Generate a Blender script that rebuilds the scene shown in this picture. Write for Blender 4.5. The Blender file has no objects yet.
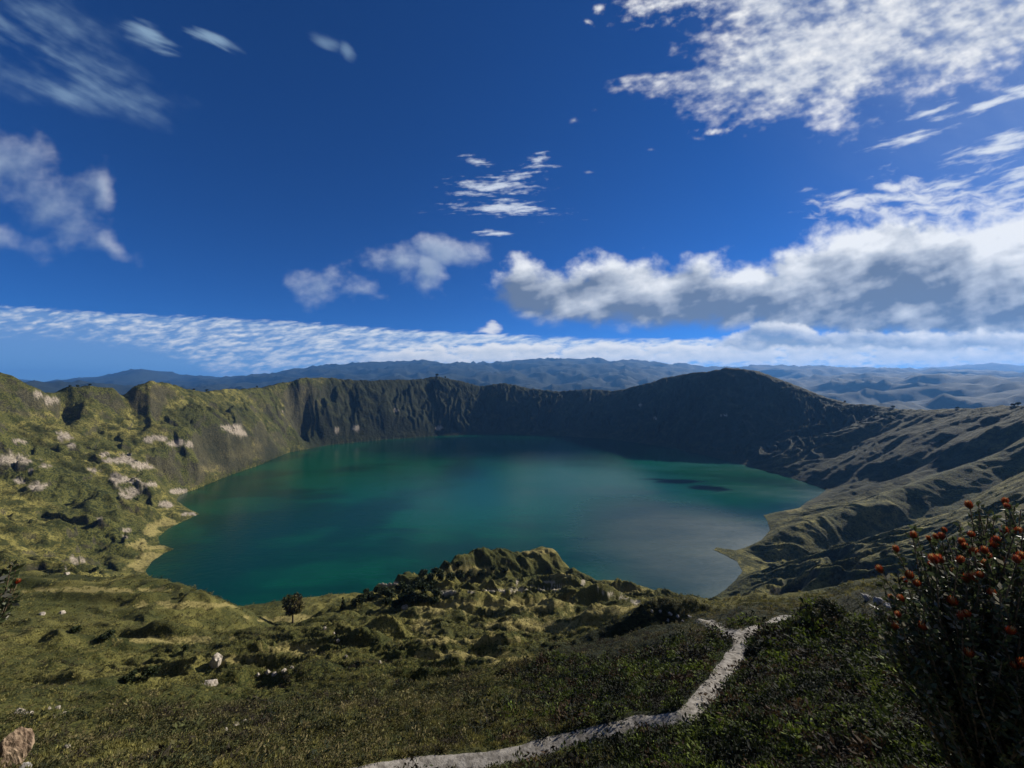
import bpy, bmesh, math, random
import numpy as np
from mathutils import Vector, Matrix, geometry as mgeo

S = bpy.context.scene
import time as _t; _T0 = _t.time()
def lap(s_): print('LAP', s_, round(_t.time() - _T0, 1), flush=True)
COL = S.collection
R = math.radians
CZ = 380.0            # eye height above the lake
F = 369.8             # focal length in photo pixels
SUN_AZ, SUN_EL = 56.0, 25.5

# ------------------------------------------------------------------ node helpers
class Nd:
    """tiny expression layer over shader nodes"""
    def __init__(s, tree): s.t = tree
    def new(s, typ, **kw):
        n = s.t.nodes.new(typ)
        for k, v in kw.items(): setattr(n, k, v)
        return n
    def put(s, sock, v):
        if isinstance(v, E): s.t.links.new(v.s, sock)
        elif v is not None: sock.default_value = v
    def m(s, op, a, b=None, c=None, clamp=False):
        n = s.new('ShaderNodeMath', operation=op, use_clamp=clamp)
        for i, v in enumerate((a, b, c)):
            if v is not None: s.put(n.inputs[i], v)
        return E(s, n.outputs[0])
    def vm(s, op, a, b=None, scale=None):
        n = s.new('ShaderNodeVectorMath', operation=op)
        s.put(n.inputs[0], a)
        if b is not None: s.put(n.inputs[1], b)
        if scale is not None: s.put(n.inputs['Scale'], scale)
        return E(s, n.outputs['Value'] if op in ('LENGTH', 'DOT_PRODUCT', 'DISTANCE') else n.outputs[0])
    def comb(s, x, y, z):
        n = s.new('ShaderNodeCombineXYZ')
        for i, v in enumerate((x, y, z)): s.put(n.inputs[i], v)
        return E(s, n.outputs[0])
    def sep(s, v):
        n = s.new('ShaderNodeSeparateXYZ'); s.put(n.inputs[0], v)
        return [E(s, o) for o in n.outputs]
    def noise(s, vec, scale, detail=5, rough=.55, dist=0, lac=2.0, col=False, typ='FBM'):
        n = s.new('ShaderNodeTexNoise', noise_type=typ)
        s.put(n.inputs['Vector'], vec); n.inputs['Scale'].default_value = scale
        n.inputs['Detail'].default_value = detail; n.inputs['Roughness'].default_value = rough
        n.inputs['Lacunarity'].default_value = lac; n.inputs['Distortion'].default_value = dist
        return E(s, n.outputs['Color' if col else 'Fac'])
    def voro(s, vec, scale, feature='F1', out='Distance', rand=1.0):
        n = s.new('ShaderNodeTexVoronoi', feature=feature)
        s.put(n.inputs['Vector'], vec); n.inputs['Scale'].default_value = scale
        n.inputs['Randomness'].default_value = rand
        return E(s, n.outputs[out])
    def ss(s, x, a, b, lo=0., hi=1., typ='SMOOTHSTEP'):
        n = s.new('ShaderNodeMapRange', interpolation_type=typ, clamp=True)
        s.put(n.inputs['Value'], x)
        n.inputs['From Min'].default_value = a; n.inputs['From Max'].default_value = b
        n.inputs['To Min'].default_value = lo; n.inputs['To Max'].default_value = hi
        return E(s, n.outputs[0])
    def mix(s, f, a, b):
        n = s.new('ShaderNodeMix', data_type='RGBA', blend_type='MIX', clamp_factor=True)
        s.put(n.inputs[0], f); s.put(n.inputs[6], a4(a)); s.put(n.inputs[7], a4(b))
        return E(s, n.outputs[2])
    def mulc(s, a, b):
        n = s.new('ShaderNodeMix', data_type='RGBA', blend_type='MULTIPLY')
        n.inputs[0].default_value = 1.0
        s.put(n.inputs[6], a4(a)); s.put(n.inputs[7], a4(b))
        return E(s, n.outputs[2])
    def attr(s, name, out='Fac'):
        n = s.new('ShaderNodeAttribute', attribute_name=name)
        return E(s, n.outputs[out])
    def fcurve(s, x, pts):
        n = s.new('ShaderNodeFloatCurve'); c = n.mapping.curves[0]
        n.mapping.use_clip = False
        while len(c.points) < len(pts): c.points.new(.5, .5)
        for p, (a, b) in zip(c.points, pts):
            p.location = (a, b); p.handle_type = 'AUTO_CLAMPED'
        n.mapping.update(); s.put(n.inputs['Value'], x)
        return E(s, n.outputs[0])

def a4(c):
    if isinstance(c, (tuple, list)) and len(c) == 3: return (*c, 1.0)
    return c

class E:
    def __init__(s, n, sock): s.n = n; s.s = sock
    def __add__(a, b): return a.n.m('ADD', a, b)
    __radd__ = __add__
    def __sub__(a, b): return a.n.m('SUBTRACT', a, b)
    def __rsub__(a, b): return a.n.m('SUBTRACT', b, a)
    def __mul__(a, b): return a.n.m('MULTIPLY', a, b)
    __rmul__ = __mul__
    def __truediv__(a, b): return a.n.m('DIVIDE', a, b)
    def mx(a, b): return a.n.m('MAXIMUM', a, b)
    def mn(a, b): return a.n.m('MINIMUM', a, b)

# ------------------------------------------------------------------ camera, sun, view
cam_d = bpy.data.cameras.new('camera'); cam = bpy.data.objects.new('camera', cam_d); COL.objects.link(cam)
cam_d.lens = 13.0; cam_d.sensor_width = 36.0; cam_d.clip_start = .05; cam_d.clip_end = 200000
cam.location = (0, 0, CZ); cam.rotation_euler = (R(90), 0, 0)
S.camera = cam
sun_d = bpy.data.lights.new('sun', 'SUN'); sun = bpy.data.objects.new('sun', sun_d); COL.objects.link(sun)
sun_d.energy = 5.0; sun_d.angle = R(.53); sun_d.color = (1, .93, .82)
sv = Vector((math.sin(R(SUN_AZ)) * math.cos(R(SUN_EL)), math.cos(R(SUN_AZ)) * math.cos(R(SUN_EL)), math.sin(R(SUN_EL))))
sun.rotation_euler = (-sv).to_track_quat('-Z', 'Y').to_euler()
S.view_settings.view_transform = 'Standard'; S.view_settings.look = 'None'
S.view_settings.gamma = 1; S.view_settings.exposure = 0.6
S.view_settings.use_curve_mapping = False
S.cycles.use_denoising = True
S.cycles.max_bounces = 6; S.cycles.volume_bounces = 0; S.cycles.transparent_max_bounces = 8
S.cycles.sample_clamp_indirect = 4

# ------------------------------------------------------------------ numpy noise
_TAB = {}
def _table(seed):
    if seed not in _TAB:
        rs = np.random.RandomState(seed * 7 + 1); perm = rs.permutation(4096); an = rs.rand(4096) * 2 * math.pi
        _TAB[seed] = (perm.astype(np.int32), np.cos(an)[perm].astype(np.float32), np.sin(an)[perm].astype(np.float32))
    return _TAB[seed]
def perlin(x, y, seed=0):
    x = np.asarray(x, np.float32); y = np.asarray(y, np.float32)
    if x.shape != y.shape: x, y = np.broadcast_arrays(x, y)
    if x.size > 40000:                                  # in cache-sized pieces
        o = np.empty(x.size, np.float32); xf, yf = np.ravel(x), np.ravel(y)
        for i in range(0, x.size, 30000): o[i:i + 30000] = perlin(xf[i:i + 30000], yf[i:i + 30000], seed)
        return o.reshape(x.shape)
    xi = np.floor(x).astype(np.int32); yi = np.floor(y).astype(np.int32)
    xf = x - xi; yf = y - yi
    u = xf * xf * xf * (xf * (xf * 6 - 15) + 10); v = yf * yf * yf * (yf * (yf * 6 - 15) + 10)
    perm, GX, GY = _table(seed)
    px = perm[xi & 4095]; px1 = perm[(xi + 1) & 4095]
    def g(pp, iy, dx, dy):
        h = (pp + iy) & 4095
        return GX[h] * dx + GY[h] * dy
    a = g(px, yi, xf, yf); b = g(px1, yi, xf - 1, yf)
    c = g(px, yi + 1, xf, yf - 1); d = g(px1, yi + 1, xf - 1, yf - 1)
    return ((a + u * (b - a)) * (1 - v) + (c + u * (d - c)) * v) * 1.5
def fbm(x, y, o=4, seed=0, g=.5):
    r = 0; a = 1; s = 0
    for k in range(o):
        r = r + a * perlin(x, y, seed + k); s += a; a *= g; x = x * 2.03 + 17.1; y = y * 2.03 - 9.3
    return r / s
def sstep(a, b, x):
    t = np.clip((x - a) / (b - a), 0, 1); return t * t * (3 - 2 * t)

# ------------------------------------------------------------------ sky with clouds
# The clouds are a procedural map of directions (azimuth x elevation), computed here and looked up by the sky.
def make_clouds():
    W, H = 2400, 1240; E0, E1 = -2., 60.
    az = np.linspace(-60, 60, W, dtype=np.float32)[None, :]; el = np.linspace(E0, E1, H, dtype=np.float32)[:, None]
    ra = np.radians(az); re = np.radians(el)
    x = (512 + F * np.tan(ra) + 0 * el); y = 384 - F * np.tan(re) / np.cos(ra)
    x = x.astype(np.float32); y = y.astype(np.float32)
    C = np.zeros((H, W, 3), np.float32); A = np.zeros((H, W), np.float32)
    def over(a, c):
        nonlocal C, A
        a = np.clip(a, 0, 1).astype(np.float32)
        if not isinstance(c, np.ndarray): c = np.array(c, np.float32)[None, None, :]
        C = c * a[..., None] + C * (1 - a[..., None]); A = a + A * (1 - a)
    def ramp(t, c0, c1, c2=None):
        t = np.clip(t, 0, 1)[..., None]; c0 = np.array(c0); c1 = np.array(c1)
        if c2 is None: return (c0 * (1 - t) + c1 * t).astype(np.float32)
        c2 = np.array(c2); return np.where(t < .5, c0 + (c1 - c0) * t * 2, c1 + (c2 - c1) * (t * 2 - 1)).astype(np.float32)
    wx = fbm(x / 70, y / 60, 4, 101) * 30; wy = fbm(x / 70, y / 60, 4, 111) * 24
    xw, yw = x + wx, y + wy
    def blob(px, py, rx, ry, rot=0., warp=1.):
        c, s_ = math.cos(R(rot)), math.sin(R(rot))
        dx = x + wx * warp - px; dy = y + wy * warp - py
        return np.sqrt(((dx * c + dy * s_) / rx) ** 2 + ((dy * c - dx * s_) / ry) ** 2)
    def union(*bs):
        m = bs[0]
        for b in bs[1:]: m = np.minimum(m, b)
        return 1 - m
    def rotc(rot, cx=0, cy=0):
        c, s_ = math.cos(R(rot)), math.sin(R(rot)); return (x - cx) * c + (y - cy) * s_, (y - cy) * c - (x - cx) * s_
    def sunward(D, step, n, k):
        """light left after crossing the cloud towards the sun (up and to the right)"""
        acc = np.zeros_like(D)
        for i in range(1, n + 1):
            dx, dy = int(round(step * i * .75)), int(round(step * i * 1.0))
            Q = np.zeros_like(D); Q[:H - dy, :W - dx] = D[dy:, dx:]
            Q[:, W - dx:] = Q[:, W - dx - 1:W - dx]
            acc += Q
        return np.exp(-k * acc * step / 10)
    # cirrus fibres, upper left
    fx, fy = rotc(27, 60, 60); fw = fbm(fx / 160, fy / 40, 3, 121) * 10
    fib = fbm(fx / 120, (fy + fw) / 13, 5, 122, .6); f2 = fbm(fx / 60, fy / 26, 4, 126)
    m = union(blob(30, 40, 105, 46, 22, .6), blob(95, 78, 80, 26, 24, .6), blob(-10, 20, 80, 30, 20, .6), blob(60, 88, 90, 20, 12, .5))
    a = sstep(-.45, 1.1, m + f2 * .6) * sstep(-.45, .8, fib * .55 + f2 * .8) * .46
    m = union(blob(148, 34, 34, 10, 28, .25), blob(213, 37, 26, 8, 24, .2))
    a = np.maximum(a, sstep(-.1, 1.1, m + fib * 1.2) * .55)
    m = union(blob(325, 42, 15, 7, 28, .3), blob(345, 50, 12, 6, 60, .3))
    a = np.maximum(a, sstep(-.3, 1.1, m + fib * .6) * .32)
    over(a, (5.2, 7.6, 9.6))
    m = union(blob(722, 202, 27, 3.6, 50, .25), blob(745, 212, 13, 4, -62, .25), blob(795, 188, 12, 4, 0, .2))
    
    # broad thin veil on the sun's side
    over(.20 * sstep(700, 1150, x + (y - 150) * -.5) * sstep(-300, 60, y) * (1 + f2 * .3), (7.5, 9., 11.))
    # high sheet of small puffs, upper right
    kx, ky = rotc(-14)
    lump = fbm(kx / 75, ky / 46, 4, 131, .55); cell = fbm(kx / 16, ky / 10, 4, 135, .55); cel2 = fbm(kx / 38, ky / 20, 4, 139, .6)
    yl = np.interp(x[0], [560, 600, 625, 660, 700, 740, 790, 830, 880, 930, 980, 1024, 1100, 1200], [60, 74, 82, 98, 110, 122, 128, 122, 106, 92, 82, 72, 50, 30])[None, :]
    xl = np.interp(y[:, W // 2], [-400, 0, 30, 60, 78, 100], [700, 702, 716, 690, 628, 640][::1])[:, None] * 0
    xl = np.interp(y, [-400, 0, 30, 52, 66, 78, 100], [660, 700, 720, 700, 690, 622, 640])
    d = np.minimum((yl - y) / 26, (x - xl) / 34)
    d = np.clip(d, -3, 1.6)
    dens = d * .62 + lump * .95 + cel2 * .75 + cell * .45
    m = union(blob(652, 4, 34, 20, -8, .5), blob(690, 0, 30, 12, 0, .5)); dens = np.maximum(dens, m * .75 + cell * .95 - .05)
    m = union(blob(712, 133, 26, 7, -6, .3), blob(598, 6, 12, 8, 30, .3), blob(588, 22, 7, 4, 30, .3)); dens = np.maximum(dens, m * .8 + cell * 1. - .25)
    m = union(blob(574, 120, 8, 4, 0, .1), blob(652, 149, 8, 2.5, 0, .1), blob(587, 172, 8, 2, 0, .1), blob(672, 50, 7, 9, 20, .2)); dens = np.maximum(dens, m * .5 + cell * .5 - .25)
    a = sstep(-.2, 1.2, dens) * (.88 + .12 * sstep(-.3, .3, cell))
    Dn = np.clip(dens + .1, 0, 1.4); L = sunward(Dn, 3, 4, .75)
    over(a, ramp(L * .90 + .06 + lump * .75 + cel2 * .9 + cell * .2, (4.6, 5.4, 7.2), (8.6, 9.0, 9.8), (12.5, 12.4, 12.2)))
    # wind-drawn wisps, right
    gx, gy = rotc(-15, 960, 150); sw = fbm(gx / 60, gy / 20, 3, 141) * 6
    st = fbm(gx / 42, (gy + sw) / 7, 5, 142, .62)
    m = union(blob(905, 141, 40, 7, -17, .2), blob(1000, 146, 50, 13, -16, .3), blob(990, 104, 46, 6, -14, .3), blob(1024, 92, 26, 8, -20, .3))
    a = sstep(-.1, 1., m + st * 1.1) * .92
    m = union(blob(1020, 180, 60, 22, -14, .4), blob(880, 197, 70, 5, 4, .2), blob(955, 184, 30, 10, -8, .3), blob(930, 110, 40, 4, -20, .4))
    a = np.maximum(a, sstep(.0, 1.1, m * .8 + st * 1.3) * .8)
    over(a, (10., 10.6, 11.4))
    # lens-shaped stack of streaks
    hx, hy = rotc(-4, 500, 200); hs = fbm(hx / 60, hy / 14, 4, 151) * 5
    ls = fbm(hx / 50, (hy + hs) / 5.5, 5, 152, .6)
    m = union(blob(497, 186, 42, 11, -4, .25), blob(498, 208, 52, 9, 2, .25), blob(541, 161, 14, 6, -18, .2), blob(478, 162, 18, 5, -5, .3), blob(497, 233, 16, 3, 0, .2), blob(515, 178, 30, 5, -15, .2))
    over(sstep(-.1, 1.15, m * .8 + ls * 1.5 + fbm(x / 9, y / 4, 3, 158) * .5) * .85, (9.6, 10.4, 11.6))
    # low far layer along the horizon
    yt = np.interp(x[0], [-200, 0, 100, 200, 300, 400, 480, 560, 640, 1024, 1300], [302, 305, 311, 316, 321, 328, 332, 336, 338, 334, 330])[None, :]
    yb = np.interp(x[0], [-200, 0, 60, 110, 165, 200, 260, 330, 1300], [328, 331, 334, 340, 349, 368, 390, 400, 400])[None, :]
    qx, qy = x, (y - yt * .9)
    rp = fbm(x / 24, (y + x * .10 + wy * .25) / 4.2, 4, 161, .62); rq = fbm(x / 26, y / 9.5, 5, 165, .6)
    lac = fbm((x + y * 1.5) / 9, y / 5, 3, 169)
    edge = (y - yt + rp * 4) / 5
    a = sstep(0, 1.2, edge)
    over(a * .42, (4.2, 6.6, 9.6))
    body = sstep(-.9, 1.3, (yb - y) / 9 + rq * 1.3)
    cov = rq * .5 + rp * .8 + lac * .35 + np.interp(x[0], [0, 250, 450, 1100], [-.02, .08, .25, .34])[None, :] + sstep(8, 0, y - yt) * .12
    a2 = a * body * sstep(-.3, .6, cov)
    Dn = a2 * np.clip(.6 + rq + rp * .6, 0, 2); L = sunward(Dn, 2, 3, .8)
    over(a2 * .9, ramp(L * .75 + rp * .45 + rq * .55 + lac * .25, (4.4, 5.8, 7.8), (8.2, 9.2, 10.4), (11.2, 11.4, 11.6)))
    # bright heads in the layer near the horizon
    hp = fbm(x / 22, y / 9, 5, 175, .55)
    band = np.minimum((y - np.interp(x[0], [380, 430, 520, 660, 760, 1200], [352, 346, 344, 342, 340, 338])[None, :]) / 5, (366 - y) / 5)
    d = np.clip(band, -2, 1.2) + hp * 2.2; a = sstep(0, 1., d) * sstep(330, 420, x)
    m = union(blob(491, 328, 16, 7, 0, .4), blob(470, 350, 30, 6, 0, .3)) * 1.1 + hp * 1.3; a = np.maximum(a, sstep(0, 1.2, m) * .85)
    Dn = np.clip(d, 0, 2) * a; L = sunward(Dn, 3, 4, .55)
    over(a * .95, ramp(L * 1.1 + hp * .4 + .05, (4.6, 5.6, 7.2), (9.0, 9.4, 9.8), (12., 11.8, 11.4)))
    # soft torn cumulus
    n1 = fbm(x / 46, y / 34, 6, 181, .52); n2 = fbm(x / 120, y / 80, 3, 188, .5)
    def puff(m, amp, k, lo, hi, cols, op=.9, soft=.9):
        d = m + n1 * amp; a = sstep(0, soft, d)
        L = sunward(np.clip(d, 0, 1.2), 5, 6, k)
        over(a * op, ramp(L * (hi - lo) + lo + n1 * .25, *cols))
    cc = ((2.4, 3.6, 5.6), (5.0, 6.0, 7.8), (9.4, 9.8, 10.6))
    puff(.12 + union(blob(5, 165, 70, 38, 22, .7), blob(50, 200, 66, 36, 28, .8), blob(98, 190, 18, 30, -10, .6), blob(-5, 238, 60, 24, 0, .8), blob(75, 225, 40, 26, 20, .8), blob(108, 244, 34, 13, 30, .9)), 1.0, .55, .05, 1., cc, .82, 1.7)
    puff(union(blob(322, 286, 36, 20, 0, .4), blob(365, 290, 34, 17, 0, .4), blob(398, 262, 30, 26, 0, .4), blob(428, 272, 20, 24, -20, .4), blob(445, 249, 44, 17, 8, .4)), 1.0, .45, .0, 1., cc, .88, 1.1)
    # cumulus bank, right
    b1 = fbm(x / 30, y / 24, 6, 191, .54); b2 = fbm(x / 95, y / 50, 4, 198, .5); b3 = fbm(x / 60, (y + x * .25) / 22, 4, 203, .5)
    yt = np.interp(x[0], [470, 485, 500, 520, 545, 565, 590, 620, 660, 700, 735, 765, 800, 830, 860, 900, 935, 960, 1000, 1024, 1300], [300, 284, 264, 252, 258, 264, 254, 252, 256, 251, 258, 255, 240, 226, 212, 204, 214, 214, 206, 204, 190])[None, :]
    yb = np.interp(x[0], [470, 490, 510, 540, 570, 620, 700, 760, 850, 1300], [290, 303, 316, 326, 330, 333, 334, 336, 345, 352])[None, :]
    dt = (y - yt) / 14 + b1 * 1.6 + b2 * .5; db = (yb - y) / 13 + b1 * 1.0 + b3 * .6
    dl = (x - 484) / 20 + b1 * 1.2
    d = np.minimum(np.minimum(dt, db), dl)
    a = sstep(-.1, 1.5, d)
    Dn = np.clip(d, 0, 1) * (1 + b1 * .5 + b3 * .3)
    L = sunward(Dn, 9, 9, .20)
    T = np.clip((yb - y) / np.maximum(yb - yt, 6), 0, 1)
    br = L * .62 + T * .62 - .08 + b1 * .42 + b3 * .60 + b2 * .62 - sstep(.75, .35, T) * sstep(.1, .3, T) * .12 + np.interp(x[0], [480, 760, 900, 1024], [.0, .05, .16, .20])[None, :] * sstep(.1, .7, T) + sstep(.22, .0, T) * .28
    over(a, ramp(br * 1.10 - .11, (1.8, 2.4, 3.6), (6.2, 6.8, 7.8), (11.6, 11.8, 12.)))
    # torn wisps on top of the bank
    tw = fbm((x + wx * .6) / 30, (y + x * .08 + wy * .7) / 9, 5, 211, .62)
    m = union(blob(850, 206, 56, 9, -4, .6), blob(930, 200, 60, 20, 10, .5), blob(890, 188, 30, 5, 4, .3), blob(1000, 205, 40, 14, -8, .4))
    over(sstep(-.1, 1.1, m * .9 + tw * 1.2) * .9, (11., 11.3, 11.8))
    # darker rolls under the bank
    yr = np.interp(x[0], [690, 720, 760, 800, 840, 1200], [350, 338, 318, 326, 330, 330])[None, :]
    d = np.minimum(np.minimum((y - yr) / 6, (352 - y) / 6), (x - 700) / 26) + b1 * 1.6 + hp * .5
    a = sstep(0, 1., d); L = sunward(np.clip(d, 0, 1.5), 5, 5, .4)
    over(a * .9, ramp(L * .9 + b1 * .5 + b2 * .6 + hp * .3 - .08, (2.8, 3.8, 5.4), (7.0, 7.6, 8.6), (11.8, 11.8, 11.6)))
    A *= sstep(59, 52, el); Cn = C / np.maximum(A, 1e-3)[..., None]
    img = bpy.data.images.new('cloud_directions', W, H, alpha=True, float_buffer=True)
    img.colorspace_settings.name = 'Non-Color'; img.alpha_mode = 'CHANNEL_PACKED'
    buf = np.concatenate([Cn / 20., A[..., None]], -1).astype(np.float32)
    img.pixels.foreach_set(buf.ravel()); img.update(); img.pack()
    return img, E0, E1

def build_world():
    w = bpy.data.worlds.new('World'); S.world = w; w.use_nodes = True
    w.cycles.sampling_method = 'MANUAL'; w.cycles.sample_map_resolution = 512
    t = w.node_tree; t.nodes.clear(); n = Nd(t)
    sky = n.new('ShaderNodeTexSky', sky_type='NISHITA'); sky.sun_disc = False
    sky.sun_elevation = R(SUN_EL); sky.sun_rotation = R(SUN_AZ)
    sky.altitude = 3850; sky.air_density = 1.0; sky.dust_density = .3; sky.ozone_density = 3.0
    base = n.mulc(E(n, sky.outputs[0]), (.155, .55, 1.13))
    tc = n.new('ShaderNodeTexCoord'); x, y, z = n.sep(E(n, tc.outputs['Generated']))
    az = n.m('ARCTAN2', x, y) * 57.29578; el = n.m('ARCSINE', z) * 57.29578
    img, E0, E1 = make_clouds()
    ti = n.new('ShaderNodeTexImage', extension='MIRROR', interpolation='Cubic'); ti.image = img
    n.put(ti.inputs[0], n.comb((az + 60.) / 120., (el - E0) / (E1 - E0), 0.))
    a = E(n, ti.outputs['Alpha']) * n.ss(el, 59.5, 58.) * n.ss(el, -1.9, -1.)
    out = n.mix(a, base, E(n, n.vm('SCALE', E(n, ti.outputs['Color']), scale=20.).s))
    bg = n.new('ShaderNodeBackground'); bg.inputs['Strength'].default_value = .051
    n.put(bg.inputs['Color'], out)
    o = n.new('ShaderNodeOutputWorld'); t.links.new(bg.outputs[0], o.inputs[0])
build_world()

lap('clouds')
# ------------------------------------------------------------------ terrain control lines
def P(px, py, Y): return ((px - 512) / F * Y, Y, CZ - (py - 384) / F * Y)
def PS(px, py): return P(px, py, CZ * F / (py - 384))        # a point on the lake level

lines = []
def line(pts, step=.03): lines.append((pts, step))
shore_px = [(150,577),(146,571),(152,562),(163,554),(175,549),(160,544),(158,537),(168,529),(184,521),(200,514),(187,508),(176,501),(179,495),(196,489),(230,475),(262,464),(268,461),(290,452),(330,445),(380,440),(437,436),(500,434),(560,436),(610,439),(660,446),(700,454),(740,464),(780,475),(810,484),(826,490),(818,496),(806,502),(799,508),(788,510),(775,512),(763,515),(767,521),(770,530),(762,540),(750,546),(735,550),(716,547),(713,550),(724,555),(737,562),(742,571),(736,580),(725,590),(712,598),(697,602)]
shore = [PS(*p) for p in shore_px]
shore += [(250,615,0),(150,650,0),(50,680,0),(-80,660,0),(-190,600,0),(-300,540,0),(-400,545,0),(-523,620,0),(-620,690,0)]
SH = np.array(shore)[:, :2]
line(shore + [shore[0]], .02)
LC = np.array((20., 1640.))
for k in (.93,):
    line([(LC[0] + (p[0] - LC[0]) * k, LC[1] + (p[1] - LC[1]) * k, -30) for p in shore], .06)
line([(LC[0] + 700 * math.cos(a), LC[1] + 700 * math.sin(a), -90) for a in np.linspace(0, 6.28, 24)], .1)
# rim
rim_s = lambda px: .955 if 290 < px < 690 else (.975 if px < 800 else 1.)
rim = [(-60,-12,378.2),(-350,20,392),(-776,194,410),(-1320,660,430)] + [P(p[0], p[1], p[2] * (rim_s(p[0]) if p[0] > 290 else 1.)) for p in [
 (0,373,1131),(25,375,1150),(50,384,1200),(60,386,1230),(72,382,1260),(90,378,1300),(120,376,1360),(150,377,1430),(165,379,1500),(180,387,1600),(200,391,1720),(225,389,1850),(240,388,2000),(262,386,2150),(285,380,2300),(300,376,2450),(330,376,2700),(370,378,2850),(410,378,3100),(428,376,3200),(437,374,3250),(455,378,3280),(480,384,3320),(505,381,3350),(530,387,3350),(560,390,3330),(590,387,3260),(612,391,3200),(640,384,3050),(665,376,2950),(700,371,2720),(730,366,2500),(758,369,2440),(775,376,2350),(800,386,2220),(830,398,2080),(850,403,1980),(870,404,1880),(895,408,1740),(930,409,1600),(955,408,1510),(975,408,1430),(1000,404,1330),(1024,403,1220)]] + [(1560,900,345),(1400,600,352),(1000,330,362),(500,80,370),(150,-15,377.5)]
RIM = np.array(rim)[:, :2]
line(rim, .02)
# outer flank, then rolling country
def out_ring(k, dz, drop):
    q = []
    for p in rim:
        v = np.array(p[:2]) - LC; q.append((*(LC + v * k), p[2] * dz - drop))
    return q
line(out_ring(1.35, .45, 10), .06); line(out_ring(1.75, .1, 60), .08)
ring = lambda rr, z: [(rr * math.sin(a), rr * math.cos(a), z) for a in np.linspace(-math.pi, math.pi, 40)[:-1]]
line([(x, y, z) for x, y, z in ring(6000, -150)], 9)
# left wall spurs
line([P(-150,470,780),P(0,513,780),P(40,524,790),P(61,531,800),P(90,537,815),P(113,541,830),P(145,547,845)], .02)       # C
line([P(-150,520,620),P(0,565,640),P(25,562,680),P(55,570,700),P(100,578,720)], .03)
line([P(20,478,900),P(60,510,880),P(95,530,860),P(125,538,850)], .02)                                                      # valley under D
line([P(10,440,1060),P(30,452,1040),P(70,476,1000),P(100,498,970),P(128,522,920),P(150,530,905)], .02)                    # D
line([P(35,402,1190),P(60,422,1200),P(100,447,1180),P(140,477,1140),P(170,500,1110)], .02)                                # E
line([P(60,440,1110),P(100,468,1080),P(140,498,1050),P(160,516,1020)], .02)
line([P(110,400,1370),P(150,428,1370),P(200,455,1380),P(235,468,1480)], .02)
line([P(165,385,1490),P(188,402,1540),P(215,418,1570),P(240,438,1640),P(258,455,1700)], .02)                              # F
line([P(168,410,1470),P(200,432,1500),P(230,450,1560)], .03)
line([P(225,395,1820),P(245,412,1850),P(262,428,1880),P(280,447,1950)], .02)                                              # G
line([P(235,412,1790),P(255,430,1820)], .03)
line([P(262,392,2120),P(285,415,2180),P(300,440,2250)], .03)
# right wall ridges
line([P(1070,400,1010),P(1024,420,1060),P(988,434,1110),P(972,442,1130),P(955,458,1130),P(940,470,1110)], .015)          # 1
line([P(1070,424,950),P(1024,437,1010),P(988,451,1055),P(965,464,1070),P(945,476,1065)], .015)
line([P(1150,385,820),P(1019,441,940),P(988,457,950),P(954,469,950),P(900,489,930),P(860,502,905),P(838,509,885),P(804,520,865),P(785,528,852),P(770,537,840)], .012)   # 2
line([P(1150,430,760),P(1019,480,850),P(954,505,862),P(900,526,852),P(865,538,832),P(838,544,815),P(804,556,790),P(780,563,775),P(762,571,760)], .012)
line([P(1010,452,1030),P(972,466,1050),P(920,482,1060),P(870,497,1060),P(830,506,1030)], .02)
line([P(893,504,880),P(870,509,868),P(852,514,860),P(840,525,842),P(820,543,812),P(800,555,785)], .012)  # 3
line([P(1150,450,700),P(1024,515,740),P(960,538,742),P(900,556,742),P(850,566,736),P(800,576,724),P(765,583,715)], .02)  # valley 3/4
line([P(1200,385,480),P(1100,435,540),P(1024,471,600),P(990,489,615),P(968,500,620),P(954,511,622),P(913,524,632),P(865,540,645),P(811,555,665),P(753,572,688),P(745,576,692)], .015) # 4
line([P(1100,470,430),P(1024,503,450),P(960,530,470),P(900,552,500),P(850,568,520),P(800,582,560),P(760,592,600),P(735,594,630)], .03)
line([P(1060,540,330),P(960,568,350),P(900,580,380),P(850,588,400),P(800,596,440),P(760,600,500),P(725,601,560)], .03)
line([P(900,610,230),P(850,615,250),P(800,612,290),P(760,608,330),P(720,604,370)], .03)
# drop-off line of the near bench
line([P(-200,560,330),P(0,572,310),P(40,573,300),P(60,573,290),P(100,576,280),P(130,577,270),P(160,578,262),P(185,583,250),P(200,590,238),P(215,600,225),P(232,615,208),P(243,624,200),P(262,623,198),P(293,619,200),P(320,612,215),P(345,604,235),P(372,590,270),P(400,578,300),P(430,570,330),P(455,554,370),P(475,547,390),P(490,545,400),P(510,550,410),P(530,547,425),P(545,544,430),P(556,548,425),P(575,568,402),P(600,580,392),P(640,584,400),P(668,591,390),P(673,599,376),P(690,602,360),P(705,603,362)], .01)
line([P(455,560,375),P(490,554,394),P(520,557,402),P(540,553,412)], .01)
line([P(415,590,305),P(440,589,345),P(460,587,362),P(480,584,374),P(510,581,383),P(535,578,393),P(560,577,391),P(590,586,380)], .01)
rows = {768: [(0,24),(200,28),(400,30),(512,30),(700,24),(850,18),(1024,13)],
 720: [(0,47),(150,50),(300,50),(450,42),(600,36),(680,32),(850,23),(1024,16)],
 680: [(0,80),(130,100),(250,95),(350,85),(450,75),(550,60),(640,48),(712,40),(850,31),(1024,21)],
 650: [(0,112),(100,135),(200,150),(300,140),(400,125),(480,118),(560,102),(640,70),(740,48),(850,43),(1024,28)],
 625: [(0,155),(100,182),(200,183),(345,190),(420,182),(500,182),(580,172),(650,130),(700,88),(755,58),(860,58),(1024,36)],
 601: [(395,245),(450,240),(540,270),(600,300),(650,330)]}
line([P(-300,600,150),P(0,600,214),P(100,600,225),P(190,601,226)], .03)
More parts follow.
